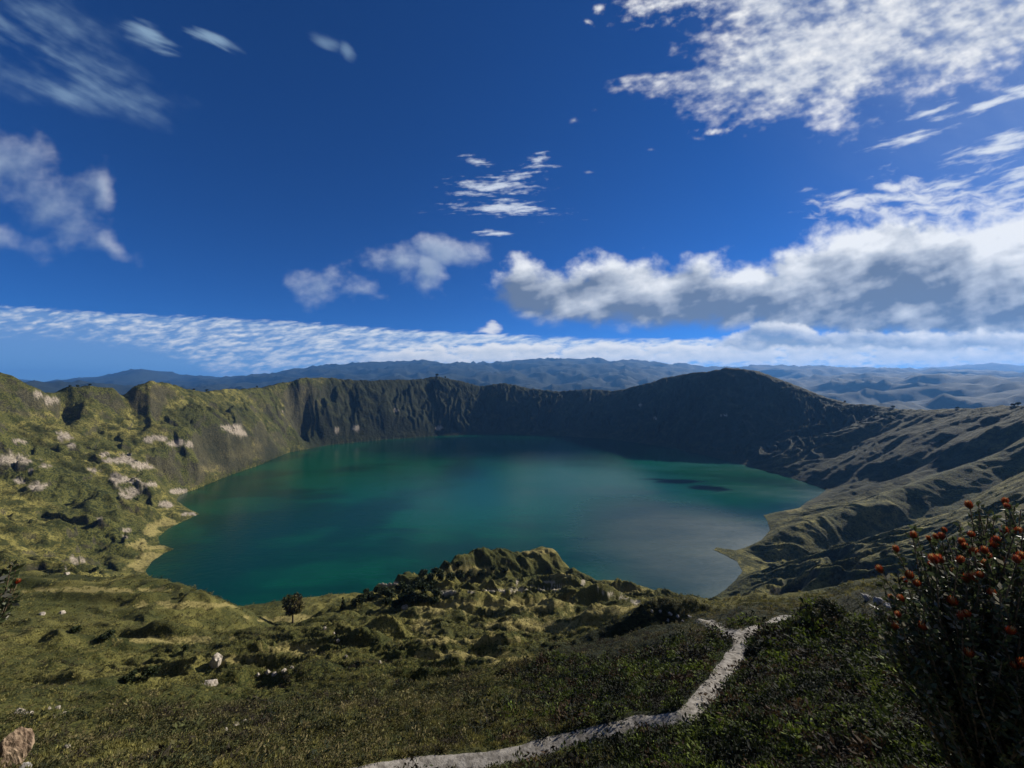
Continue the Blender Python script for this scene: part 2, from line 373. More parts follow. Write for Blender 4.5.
line([P(205,612,212),P(225,622,203),P(243,632,192),P(262,632,190)], .01)
for py, q in rows.items():
    if q[0][0] == 0: q = [(q[0][0] - 300, q[0][1] * .7)] + q
    if q[-1][0] > 1000: q.append((1300, q[-1][1] * .7))
    line([P(px, py, Y) for px, Y in q], .03)
line([P(800,612,84),P(835,600,98),P(870,592,100),P(900,586,98),P(950,577,88),P(1024,566,74),P(1150,550,60)], .02)
line([P(765,628,62),P(700,619,95),P(680,610,170)], .05)
line([P(400,639,156),P(440,636,158),P(480,638,160),P(520,638,158),P(560,642,150),P(600,648,140)], .02)
line([P(395,652,150),P(440,650,152),P(480,650,153),P(520,652,152),P(560,655,144),P(600,658,134)], .02)
# drop behind the bench, hidden from the viewpoint
for pts, dY, g in [([(-200,560,330),(0,572,310),(60,573,290),(130,577,270),(185,583,250),(215,600,225),(243,624,200),(293,619,200),(345,604,235),(400,578,300),(455,554,370),(490,545,400),(545,544,430),(575,568,402),(640,584,400),(668,591,390)], 60, .92)]:
    line([(P(*p)[0], P(*p)[1] + dY, P(*p)[2] - dY * g) for p in pts], .03)
line([P(870,625,160),P(950,610,150),P(1060,590,130)], .05)
# around the viewer
line([(r_ * math.sin(a), r_ * math.cos(a), CZ - 1.65 - max(0, r_ * math.cos(a)) * 1.0 + max(0, -r_ * math.cos(a)) * -.05) for r_ in (.5, 1.2, 3., 8.) for a in np.linspace(-math.pi, math.pi, 24)[:-1]], 9)
line([(r_ * math.sin(a), r_ * math.cos(a), CZ - 1.7 - .06 * r_) for r_ in (30, 100, 300, 900, 2500) for a in list(np.linspace(2.2, 4.1, 9))], 9)
# distant ranges
def far(pts): line([P(p[0], p[1] - (2.6 if p[2] > 20000 else 1.), p[2]) for p in pts], .05)
far([(-400,372,21000),(-100,374,21000),(60,383,21000),(110,377,21000),(140,371,21000),(160,370,21000),(185,377,21000),(210,380,21000),(250,380,21000),(290,376,21500),(320,369,22000),(350,366,22000),(420,363,22000),(470,366,22000),(520,363,23000),(570,360,23000),(620,362,23000),(680,366,23000),(705,370,23000),(740,368,24000),(780,368,24000),(800,372,24000),(840,370,24000),(870,366,24000),(890,365,24000),(930,368,24000),(965,365,25000),(1000,362,25000),(1024,364,25000),(1150,368,22000),(1500,375,22000)])
far([(700,392,12000),(780,385,12500),(820,380,13000),(860,377,13500),(900,379,14000),(960,378,14000),(1024,376,14000),(1300,378,12000)])
far([(840,401,8000),(870,396,8200),(900,390,8500),(940,384,8800),(965,382,9000),(1000,384,9000),(1040,386,8800),(1200,392,8000)])
far([(200,398,9000),(350,396,9500),(500,396,10000),(650,396,10000),(760,398,9800)])
far([(100,392,13500),(300,388,14000),(430,376,15500),(520,374,16000),(600,372,16000),(660,378,15000),(740,388,15500)])
line(ring(34000, -400), 9); line(ring(58000, -900), 9)
line([(rr * math.sin(a), rr * math.cos(a), 700 * math.sin(3 * a) + 500) for rr in (22000,) for a in np.linspace(1.35, 4.9, 14)], 9)

def densify(pts, step):
    out = []
    for a, b in zip(pts[:-1], pts[1:]):
        a = np.array(a, float); b = np.array(b, float)
        ra, rb = np.hypot(*a[:2]), np.hypot(*b[:2])
        L = np.hypot(*(b - a)[:2]) / max(1e-3, (ra + rb) / 2)
        k = max(1, int(L / step)) if step < 5 else 1
        out += [a + (b - a) * i / k for i in range(k)]
    out.append(np.array(pts[-1], float)); return out
cp = []
for pts, step in lines: cp += densify(pts, step)
cp = np.array(cp)
ca = np.arctan2(cp[:, 0], cp[:, 1]); cs = np.log(np.hypot(cp[:, 0], cp[:, 1])); cz = cp[:, 2]
ca = np.concatenate([ca, ca - 2 * math.pi, ca + 2 * math.pi]); cs = np.tile(cs, 3); cz = np.tile(cz, 3)
k = (ca > -4.2) & (ca < 4.2); ca, cs, cz = ca[k], cs[k], cz[k]
R0, R1, R2 = .5, 5200., 58000.
seg = lambda a, b, n: np.exp(np.linspace(math.log(a), math.log(b), n + 1))[:-1]
r_near = np.concatenate([seg(R0, 18, 130), seg(18, 250, 430), seg(250, 1700, 560), seg(1700, 3500, 230), seg(3500, R1, 40)])
NR1, NR2 = len(r_near) + 1, 150
rr = np.concatenate([r_near, np.exp(np.linspace(math.log(R1), math.log(R2 * .99), NR2 + 1))])
aa = np.concatenate([np.linspace(-math.pi, R(-62), 130)[:-1], np.linspace(R(-62), R(62), 1300), np.linspace(R(62), math.pi, 130)[1:-1]])
NA, NR = len(aa), len(rr)
ss_ = np.log(rr)

def tin(ca, cs, cz, aa, ss_):
    vs = [Vector((a, s)) for a, s in zip(ca, cs)]
    v2, _, tri, ov, _, _ = mgeo.delaunay_2d_cdt(vs, [], [], 0, 1e-5)
    va = np.array([v[:] for v in v2]); vz = np.array([cz[o[0]] if o else 0. for o in ov])
    Z = np.full((len(ss_), len(aa)), np.nan)
    for t in tri:
        (x0, y0), (x1, y1), (x2, y2) = va[list(t)]
        i0, i1 = np.searchsorted(aa, (min(x0, x1, x2) - 1e-9, max(x0, x1, x2) + 1e-9))
        j0, j1 = np.searchsorted(ss_, (min(y0, y1, y2) - 1e-9, max(y0, y1, y2) + 1e-9))
        if i1 <= i0 or j1 <= j0: continue
        den = (y1 - y2) * (x0 - x2) + (x2 - x1) * (y0 - y2)
        if abs(den) < 1e-14: continue
        A, B = np.meshgrid(aa[i0:i1], ss_[j0:j1])
        l0 = ((y1 - y2) * (A - x2) + (x2 - x1) * (B - y2)) / den
        l1 = ((y2 - y0) * (A - x2) + (x0 - x2) * (B - y2)) / den
        l2 = 1 - l0 - l1
        m = (l0 >= -1e-6) & (l1 >= -1e-6) & (l2 >= -1e-6)
        z = l0 * vz[t[0]] + l1 * vz[t[1]] + l2 * vz[t[2]]
        sub = Z[j0:j1, i0:i1]; sub[m] = z[m]
    return Z
Z = tin(ca, cs, cz, aa, ss_)
bad = np.isnan(Z)
if bad.any():
    for j in range(NR):
        b = bad[j]
        if b.all(): Z[j] = Z[j - 1] if j else CZ - 1.7
        elif b.any(): Z[j, b] = np.interp(np.flatnonzero(b), np.flatnonzero(~b), Z[j, ~b])
def blur(Z, n, ax):
    kx = np.exp(-.5 * (np.arange(-3 * n, 3 * n + 1) / n) ** 2); kx /= kx.sum()
    pad = [(0, 0), (0, 0)]; pad[ax] = (3 * n, 3 * n)
    Q = np.pad(Z, pad, mode='edge'); O = np.zeros_like(Z)
    for i, w in enumerate(kx):
        sl = [slice(None)] * 2; sl[ax] = slice(i, i + Z.shape[ax]); O += w * Q[tuple(sl)]
    return O
Z = blur(blur(Z, 2, 1), 3, 0)
cell = np.gradient(np.log(rr))[:, None] * rr[:, None]; cell = np.maximum(cell, rr[:, None] * .0022)
A2, RR = np.meshgrid(aa, rr)
X = np.sin(A2) * RR; Y = np.cos(A2) * RR

def poly_dist(X, Y, poly):
    """distance to a closed polygon on a coarse grid, and inside test, vectorised per segment"""
    d = np.full(X.shape, 1e12, np.float32); ins = np.zeros(X.shape, bool)
    n = len(poly)
    for i in range(n):
        x0, y0 = poly[i]; x1, y1 = poly[(i + 1) % n]
        ex, ey = x1 - x0, y1 - y0; L = ex * ex + ey * ey + 1e-9
        t = np.clip(((X - x0) * ex + (Y - y0) * ey) / L, 0, 1)
        dd = (X - x0 - t * ex) ** 2 + (Y - y0 - t * ey) ** 2
        d = np.minimum(d, dd.astype(np.float32))
        c = ((y0 > Y) != (y1 > Y)) & (X < ex * (Y - y0) / (y1 - y0 + 1e-12) + x0)
        ins ^= c
    return np.sqrt(d), ins
lap('tin')
far_ok = (RR > 150) & (RR < 5300)
ds = np.full(X.shape, 1e4); ins = np.zeros(X.shape, bool); dr = np.full(X.shape, 1e4); inr = np.zeros(X.shape, bool)
ds[far_ok], ins[far_ok] = poly_dist(X[far_ok], Y[far_ok], SH)
dr[far_ok], inr[far_ok] = poly_dist(X[far_ok], Y[far_ok], RIM)
inr |= (RR < 150) & (Y > 0)
ds = np.where(ins, 0, ds)
lap('dist')
# gullies cut down the crater walls, along the fall line
th = np.arctan2(Y - LC[1], X - LC[0]); rc = np.hypot(X - LC[0], Y - LC[1])
wallm = np.where(inr & ~ins, sstep(0, 90, ds) * sstep(0, 110, dr), 0) * sstep(430, 800, RR)
wx_ = fbm(X / 330, Y / 330, 4, 5) * .22
def gul(K, seed, warp=1.):
    n = perlin((th + wx_ * warp) * K, rc / 420 + 3, seed) ; return 1 - np.abs(n) * 2.2
leftm = sstep(-300, -900, X); rightm = sstep(300, 800, X) * sstep(1950, 1500, Y)
amp = .55 + .9 * sstep(-.4, .5, fbm(X / 500, Y / 500, 2, 8))
G = ((gul(17, 1) - .45) * 40 + (gul(43, 2, .9) - .45) * 15 + (gul(110, 3, .9) - .45) * 4) * amp
G += fbm(X / 120, Y / 120, 5, 12, .6) * 26
Z += G * wallm * (1 - .72 * leftm - .9 * rightm)
# benches / cliff bands on the left wall
band = fbm(X / 150, Y / 150 , 4, 31)
lu = X * .82 + Y * .57; lv = Y * .82 - X * .57
Z += wallm * leftm * (np.abs(fbm(lu / 330, lv / 120, 5, 21, .55)) * -72 + 15 + 14 * sstep(.0, .06, band) + 9 * sstep(-.25, -.2, band))
ru = X + Y * .30; rv = Y - X * .12
Z += wallm * rightm * (.35 - np.abs(fbm(ru / 700, rv / 120, 3, 77, .42)) * 1.6) * (5 + 25 * sstep(1020, 1120, Y))
rimn = sstep(220, 0, dr) * (RR > 500) * (RR < 5300)
Z += rimn * (fbm(th * 70, rc / 300, 6, 9, .7) * 12 + np.where(X < -700, fbm(X / 60, Y / 60, 4, 19) * 7, 0))
# general relief: octaves kept between the grid's resolution and a share of the distance
Zs = Z.copy(); hmask = fbm(X / 45, Y / 30, 2, 88)
for i, lam in enumerate([2600, 1200, 560, 260, 120, 55, 26, 12, 5.5, 2.5, 1.1]):
    w = sstep(.6, 2.2, lam / (cell * 2.2)) * np.where(RR < 480, np.minimum(lam * (.06 if lam > 30 else .14 if lam > 10 else .085), RR * (.034 if lam > 10 else .014)) * (.35 + .65 * sstep(-.25, .25, hmask)), np.minimum(lam * (.075 if lam > 300 else .085 if lam < 100 else .06), RR * .013))
    if lam > 400: w = w * sstep(4500, 8000, RR) * 2.2
    elif lam > 90: w = w * np.where(RR > 4500, 1.5, .5)
    w = w * np.where(ins, 0, sstep(-5, 60, ds)) * np.where(RR < 2, .2, 1)
    w = np.where(RR < 40, w * .7, w) * (1 - .45 * rightm * (RR > 480) * (lam < 100))
    nz = fbm(X / lam, Y / lam, 2, 50 + i)
    if lam > 400: nz = .35 - np.abs(nz) * 1.6
    elif lam in (55, 26): nz = .25 - np.abs(nz) * 1.3
    Z += w * nz
lap('noise')
# hummocks on the middle spur and the folded ground in front of it
def at(px, py, Y): return P(px, py, Y)[:2]
def mound(px, py, Yd, rx, ry, h, rot=0.):
    global Z
    x0, y0 = at(px, py, Yd); dx, dy = X - x0, Y - y0
    c, s_ = math.cos(rot), math.sin(rot); u = (dx * c + dy * s_) / rx; v = (dy * c - dx * s_) / ry
    Z = Z + h * 1.5 * np.exp(-(u * u + v * v) ** 1.4)
for a in [(430,592,300,22,10,6),(455,605,262,16,9,5),(500,598,290,30,8,5,.2),(560,590,330,26,9,7,-.3),(600,594,330,24,9,6,-.4),(640,600,320,28,9,5,-.3),
          (470,622,220,20,8,4.5),(520,615,235,18,8,4),(570,610,250,20,8,4.5),(610,615,225,22,8,4),(540,628,200,16,7,3.5),(420,615,222,14,8,4),(390,640,160,9,6,3.5),
          (450,665,112,14,6,3.2,.1),(500,668,108,9,6,2.6),(370,648,140,7,9,3),(330,650,150,16,7,3),(600,640,165,16,6,4,-.2),(650,640,110,14,6,3.5),(560,650,126,12,5,2.5),
          (60,640,140,14,5,3),(160,640,165,16,5,3),(110,600,225,40,7,4),(40,590,250,30,6,4),(230,690,85,8,5,2),(300,690,85,9,4,2),(785,640,57,7,5,3.0),(870,600,95,10,5,2.5)]:
    mound(*a)
for a in [(243,612,215,26,24,-9),(262,616,205,22,20,-5)]: mound(*a)
spur = np.exp(-(((X - 10) / 150) ** 2 + ((Y - 300) / 120) ** 2) ** 2)
Z += spur * (np.abs(fbm(X / 50, Y / 25, 5, 91, .5)) * -34 + 7)
Z += sstep(230, 400, X) * sstep(1000, 800, X) * sstep(330, 420, Y) * sstep(720, 640, Y) * fbm((X - Y * .3) / 240, (Y + X * .35) / 20, 4, 95) * 2.6
Z += np.exp(-(((X + 40) / 110) ** 2 + ((Y - 130) / 60) ** 2) ** 2) * (np.abs(fbm(X / 34, Y / 15, 5, 96, .5)) * -15 + 3.)
midl = np.exp(-(((X + 130) / 130) ** 2 + ((Y - 150) / 95) ** 2) ** 2)
Z += midl * (np.abs(fbm(X / 30, Y / 15, 3, 92)) * -6 + 1.2)
# terraces across the left bench
Z += midl * .9 * np.sin((Y - X * .12) / 3.6 + fbm(X / 40, Y / 40, 3, 93) * 4)
Z = np.where(ins, np.minimum(Z, -1.5), Z)
Z = np.where((ds < 60) & ~ins, np.maximum(Z, .15 + ds * .03), Z)

# ------------------------------------------------------------------ footpath: levelled into the slope
def _h(x, y, Z=None):
    Z = globals()['Z'] if Z is None else Z
    r = np.hypot(x, y); a = np.arctan2(x, y)
    i = np.clip(np.searchsorted(aa, a) - 1, 0, NA - 2); j = np.clip(np.searchsorted(rr, r) - 1, 0, NR - 2)
    fa = np.clip((a - aa[i]) / (aa[i + 1] - aa[i]), 0, 1); fr = np.clip((np.log(np.maximum(r, R0)) - ss_[j]) / (ss_[j + 1] - ss_[j]), 0, 1)
    return (Z[j, i] * (1 - fa) + Z[j, i + 1] * fa) * (1 - fr) + (Z[j + 1, i] * (1 - fa) + Z[j + 1, i + 1] * fa) * fr
def _ray(px, py):
    u = (px - 512) / F; v = (py - 384) / F; Ys = np.exp(np.linspace(math.log(14), math.log(400), 5000))
    k = np.flatnonzero(_h(u * Ys, Ys, Zs) >= CZ - v * Ys); Yk = Ys[k[0]] if len(k) else 60.
    return np.array((u * Yk, Yk, CZ - v * Yk))
def smooth_poly(P_, n_=10, it=6):
    P_ = np.array(P_); t = np.arange(len(P_)); q = np.linspace(0, len(P_) - 1, (len(P_) - 1) * n_ + 1)
    Q = np.stack([np.interp(q, t, P_[:, k]) for k in range(P_.shape[1])], 1)
    for _ in range(it): Q[1:-1] = Q[1:-1] * .5 + (Q[:-2] + Q[2:]) * .25
    return Q
paths = [smooth_poly([_ray(*p) for p in q], 12, 9) for q in (
    [(290, 800), (330, 782), (372, 772), (410, 766), (450, 763), (490, 760), (525, 753), (555, 743), (585, 737), (612, 731), (640, 722), (662, 722), (684, 718), (694, 709), (704, 696), (716, 685), (721, 675), (731, 664), (736, 654), (742, 640), (732, 637), (724, 631), (714, 625), (703, 620)],
    [(738, 641), (748, 633), (757, 628), (769, 626), (776, 622), (786, 618), (796, 618), (803, 622)])]
widths = [.60, .45]
pathd = np.full(X.shape, 1e3)
nearm = (RR > 12) & (RR < 160) & (np.abs(A2) < 1.1)
xs, ys = X[nearm], Y[nearm]
for Q, hw in zip(paths, widths):
    best = np.full(xs.shape, 1e9); zz_ = np.zeros(xs.shape)
    for p, q in zip(Q[:-3:3], Q[3::3]):
        ex, ey = q[0] - p[0], q[1] - p[1]; tt = np.clip(((xs - p[0]) * ex + (ys - p[1]) * ey) / (ex * ex + ey * ey + 1e-9), 0, 1)
        d = (xs - p[0] - tt * ex) ** 2 + (ys - p[1] - tt * ey) ** 2; k = d < best
        best = np.where(k, d, best); zz_ = np.where(k, p[2] + (q[2] - p[2]) * tt, zz_)
    d = np.sqrt(best); t2 = 1 - sstep(3, 8, d); Z[nearm] = Z[nearm] * (1 - t2) + Zs[nearm] * t2
    t = 1 - sstep(hw + .25, hw + 1.9, d)
    Z[nearm] = Z[nearm] * (1 - t) + zz_ * t
    pathd[nearm] = np.minimum(pathd[nearm], d - hw)
def height(x, y):
    """terrain height under a point, bilinear on the polar grid"""
    r = math.hypot(x, y); a = math.atan2(x, y)
    i = np.clip(np.searchsorted(aa, a) - 1, 0, NA - 2); j = int(np.clip(np.searchsorted(rr, r) - 1, 0, NR - 2))
    fa = np.clip((a - aa[i]) / (aa[i + 1] - aa[i]), 0, 1); fr = np.clip((math.log(max(r, R0)) - ss_[j]) / (ss_[j + 1] - ss_[j]), 0, 1)
    return float((Z[j, i] * (1 - fa) + Z[j, i + 1] * fa) * (1 - fr) + (Z[j + 1, i] * (1 - fa) + Z[j + 1, i + 1] * fa) * fr)
def heights(x, y):
    r = np.hypot(x, y); a = np.arctan2(x, y)
    i = np.clip(np.searchsorted(aa, a) - 1, 0, NA - 2); j = np.clip(np.searchsorted(rr, r) - 1, 0, NR - 2)
    fa = np.clip((a - aa[i]) / (aa[i + 1] - aa[i]), 0, 1); fr = np.clip((np.log(np.maximum(r, R0)) - ss_[j]) / (ss_[j + 1] - ss_[j]), 0, 1)
    return (Z[j, i] * (1 - fa) + Z[j, i + 1] * fa) * (1 - fr) + (Z[j + 1, i] * (1 - fa) + Z[j + 1, i + 1] * fa) * fr
def ray(px, py, far_=4500., near=2.):
    """first ground point on the ray through a photo pixel"""
    u = (px - 512) / F; v = (py - 384) / F
    Ys = np.exp(np.linspace(math.log(near), math.log(far_), 6000))
    h = heights(u * Ys, Ys); k = np.flatnonzero(h >= CZ - v * Ys)
    if len(k) == 0: return None
    Yk = Ys[k[0]]; return (u * Yk, Yk, float(h[k[0]]))

lap('relief')
# ------------------------------------------------------------------ mesh writing
def mesh_np(name, V, Fq, mat, smooth=True, nv=4):
    me = bpy.data.meshes.new(name)
    V = np.ascontiguousarray(V, np.float32); Fq = np.ascontiguousarray(Fq, np.int32)
    me.vertices.add(len(V)); me.vertices.foreach_set('co', V.ravel())
    me.loops.add(Fq.size); me.loops.foreach_set('vertex_index', Fq.ravel())
    me.polygons.add(len(Fq)); me.polygons.foreach_set('loop_start', np.arange(0, Fq.size, Fq.shape[1], dtype=np.int32))
    me.polygons.foreach_set('loop_total', np.full(len(Fq), Fq.shape[1], np.int32))
    me.polygons.foreach_set('use_smooth', np.full(len(Fq), smooth))
    me.update(calc_edges=True); me.validate()
    if mat: me.materials.append(mat)
    return me
def link(name, me, parent=None, **props):
    o = bpy.data.objects.new(name, me); COL.objects.link(o)
    if parent: o.parent = parent
    for k, v in props.items():
        if v is not None: o[k] = v
    return o

# ------------------------------------------------------------------ terrain material and masks
def spots(lst, base=None):
    """irregular patches: (px, py, half width px, half height px) found on the ground by ray"""
    M = np.zeros(X.shape, np.float32)
    for px, py, hw, hh in lst:
        g = ray(px, py, near=30)
        if g is None: continue
        r0 = math.hypot(g[0], g[1]); a0 = math.atan2(g[0], g[1]); sc = r0 / F
        j0, j1 = np.searchsorted(rr, (r0 * .86, r0 * 1.16))
        i0, i1 = np.searchsorted(aa, (a0 - (hw * 2 + 6) / F, a0 + (hw * 2 + 6) / F))
        if i1 <= i0: continue
        sx = X[j0:j1, i0:i1]; sy = Y[j0:j1, i0:i1]; sz = Z[j0:j1, i0:i1]
        # size of the patch across and up the slope, in metres
        dx = (sx / sy - g[0] / g[1]) * F / hw; dh = ((sz - CZ) / sy - (g[2] - CZ) / g[1]) * F / (hh * .8)
        w = fbm(sx / sy * F / 13, (sz - CZ) / sy * F / 6.5, 4, 71, .6)
        d = np.sqrt(dx * dx + dh * dh) * 1.1 + w * 1.5
        M[j0:j1, i0:i1] = np.maximum(M[j0:j1, i0:i1], 1 - sstep(.75, 1.0, d))
    return M
white = spots([(12,459,22,7),(20,482,9,6),(36,487,14,5),(22,441,8,3),(66,437,9,5),(60,433,8,3),(120,460,17,6),(140,466,12,6),(128,480,18,5),(132,492,10,6),(148,440,5,4),(158,439,12,4),(178,443,12,4),(190,446,7,4),
               (236,431,15,7),(222,428,6,4),(104,455,6,4),(45,466,6,3),(126,497,8,5),(115,475,9,3),(180,492,10,4),(38,395,7,5),(50,400,8,5),(95,470,8,3),(150,485,7,3),(72,446,5,3),(165,505,9,4),(190,513,9,4),
               (388,584,11,3),(378,589,6,2.5),(405,592,0.1,0.1),(100,520,3,2),(66,569,3,1.5),(75,560,9,5),(30,470,5,2),(127,530,4,3),(125,537,3,2),
               (283,412,2,3),(396,411,3,2),(438,428,4,3),(357,429,4,4),(337,431,3,4),(655,418,2,1.5),(723,416,4,1.2),(640,405,2,3)])
yellow = spots([(138,565,14,8),(150,556,14,7),(158,548,12,4),(140,545,12,7),(150,530,10,8),(165,522,14,6),(240,455,26,6),(215,468,20,5),(255,447,12,8),(545,550,12,5),(530,552,10,4),(560,575,18,4),(790,508,20,4),(300,618,50,5),(430,610,16,9),(420,625,12,12),(470,640,60,6),(540,625,70,10),(600,610,50,8),(500,605,90,9),(470,570,30,5),(620,590,40,6),(450,655,60,6),(520,660,50,6),(200,605,70,5),(90,590,80,4),(170,640,60,5),(300,650,50,8),(240,660,40,5)])
trail = spots([(500,591,24,1.6),(540,589,30,1.2),(560,586,14,1.2),(583,583,4,5),(596,590,8,2),(610,594,8,2),(622,598,9,2),(636,602,7,2),(517,584,2,4),(548,582,8,1.2),(445,592,14,3),(470,592,8,1.4)])

near_dense = sstep(150, 100, RR) * (RR > 8) * (.85 * sstep(.02, .16, A2 + fbm(X / 9, Y / 9, 3, 68) * .12) + .35 * sstep(60, 40, RR) * (A2 < .1) * sstep(-.5, -.2, A2))
scrub_shade = np.maximum(np.clip(near_dense, 0, .85), .66 * sstep(900, 1150, Y) * sstep(700, 1000, X) * (dr < 900)); scrub_shade = np.maximum(scrub_shade, np.where(inr | (dr < 60), sstep(-1460, -1100, X + fbm(X / 200, Y / 200, 3, 66) * 250) * sstep(1350, 1750, Y + fbm(X / 200, Y / 200, 3, 67) * 250), 0) * .85)  # near scrub, plus shade of the right and far walls painted as colour
def terrain_mat():
    m = bpy.data.materials.new('slope_vegetation_and_rock'); m.use_nodes = True
    t = m.node_tree; t.nodes.clear(); n = Nd(t)
    g = n.new('ShaderNodeNewGeometry'); Pp = E(n, g.outputs['Position']); nrm = E(n, g.outputs['Normal'])
    nz = n.sep(nrm)[2]
    dist = n.vm('LENGTH', n.vm('SUBTRACT', Pp, (0., 0., CZ)))
    big = n.noise(Pp, .006, 5, .55, .4); mid = n.noise(Pp, .035, 6, .6, .3)
    fine = n.noise(Pp, .22, 6, .65); vf = n.noise(Pp, 1.6, 5, .65); uf = n.noise(Pp, 7.0, 4, .6)
    # what the eye resolves at each distance
    farf = n.ss(dist, 350., 900.); nearf = n.ss(dist, 90., 25.)
    tex = vf * (1. - farf) + fine * farf
    tex = uf * nearf + tex * (1. - nearf)
    grass = n.mix(n.ss(mid + (tex - .5) * 1.1, .40, .60), (.022, .027, .008), (.118, .114, .030))
    grass = n.mix(n.ss(big, .42, .60), grass, n.mix(n.ss(tex, .38, .62), (.082, .076, .021), (.280, .245, .072)))
    shrub = n.ss(tex + (mid - .5) * .9 + (big - .5) * .4, .50, .57)
    col = n.mix(shrub * .88, grass, n.mix(vf, (.008, .012, .004), (.024, .034, .009)))
    yel = n.attr('dry_grass')
    col = n.mix(yel * n.ss(tex, .30, .52) * .85, col, n.mix(tex, (.17, .135, .050), (.33, .28, .105)))
    # rock where steep
    rk = n.mix(n.ss(fine, .35, .68), (.028, .025, .017), (.082, .070, .048))
    rk = n.mix(n.ss(n.noise(n.vm('MULTIPLY', Pp, (1., 1., .35)), .10, 6, .7), .45, .7) * .6, rk, (.030, .028, .022))
    steep = n.ss(nz + (fine - .5) * .40 + (mid - .5) * .45, .56, .42) * n.ss(dist, 300., 620., .25, 1.)
    col = n.mix(steep * .72, col, rk)
    dk = n.attr('scrub_and_wall_shade').mx(n.ss(dist, 5000., 8000.) * .95)  # near scrub and painted wall shade; distant land darkened too
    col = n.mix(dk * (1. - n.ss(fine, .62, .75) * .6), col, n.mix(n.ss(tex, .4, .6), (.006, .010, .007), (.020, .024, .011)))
    wt = n.attr('pale_rock') * n.ss(n.noise(Pp, .045, 4, .6) + (fine - .5) * .15, .30, .40)
    col = n.mix(wt, col, n.mix(n.ss(fine, .3, .7), (.14, .115, .085), (.36, .31, .245)))
    tr = n.attr('trail')
    col = n.mix(tr * .8, col, (.40, .35, .27))
    b = n.new('ShaderNodeBsdfPrincipled'); n.put(b.inputs['Base Color'], col)
    b.inputs['Roughness'].default_value = .95; b.inputs['Specular IOR Level'].default_value = .12
    # relief finer than the mesh
    bp = n.new('ShaderNodeBump'); bp.inputs['Strength'].default_value = .9; bp.inputs['Distance'].default_value = 1.0
    hgt = (fine * 3.2 + n.noise(Pp, .06, 4, .6) * 6.) * n.ss(dist, 150., 700.) + vf * n.ss(dist, 10., 120., .12, .9) + uf * .10
    n.put(bp.inputs['Height'], hgt)
    t.links.new(bp.outputs[0], b.inputs['Normal'])
    o = n.new('ShaderNodeOutputMaterial'); t.links.new(b.outputs[0], o.inputs[0])
    return m
TM = terrain_mat()
def grid_faces(nr, na, off=0):
    j, i = np.meshgrid(np.arange(nr - 1), np.arange(na), indexing='ij')
    i2 = (i + 1) % na
    return np.stack([j * na + i, j * na + i2, (j + 1) * na + i2, (j + 1) * na + i], -1).reshape(-1, 4) + off
def sheet(name, j0, j1, **kw):
    V = np.stack([X[j0:j1], Y[j0:j1], Z[j0:j1]], -1).reshape(-1, 3)
    me = mesh_np(name, V, grid_faces(j1 - j0, NA)[:, ::-1], TM)
    for nm, M in (('pale_rock', white), ('scrub_and_wall_shade', scrub_shade), ('dry_grass', yellow), ('trail', trail)):
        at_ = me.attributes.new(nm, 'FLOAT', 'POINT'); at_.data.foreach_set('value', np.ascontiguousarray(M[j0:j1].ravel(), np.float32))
    return link(name, me, **kw)
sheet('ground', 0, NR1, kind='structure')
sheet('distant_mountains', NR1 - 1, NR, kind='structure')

lap('sheets')
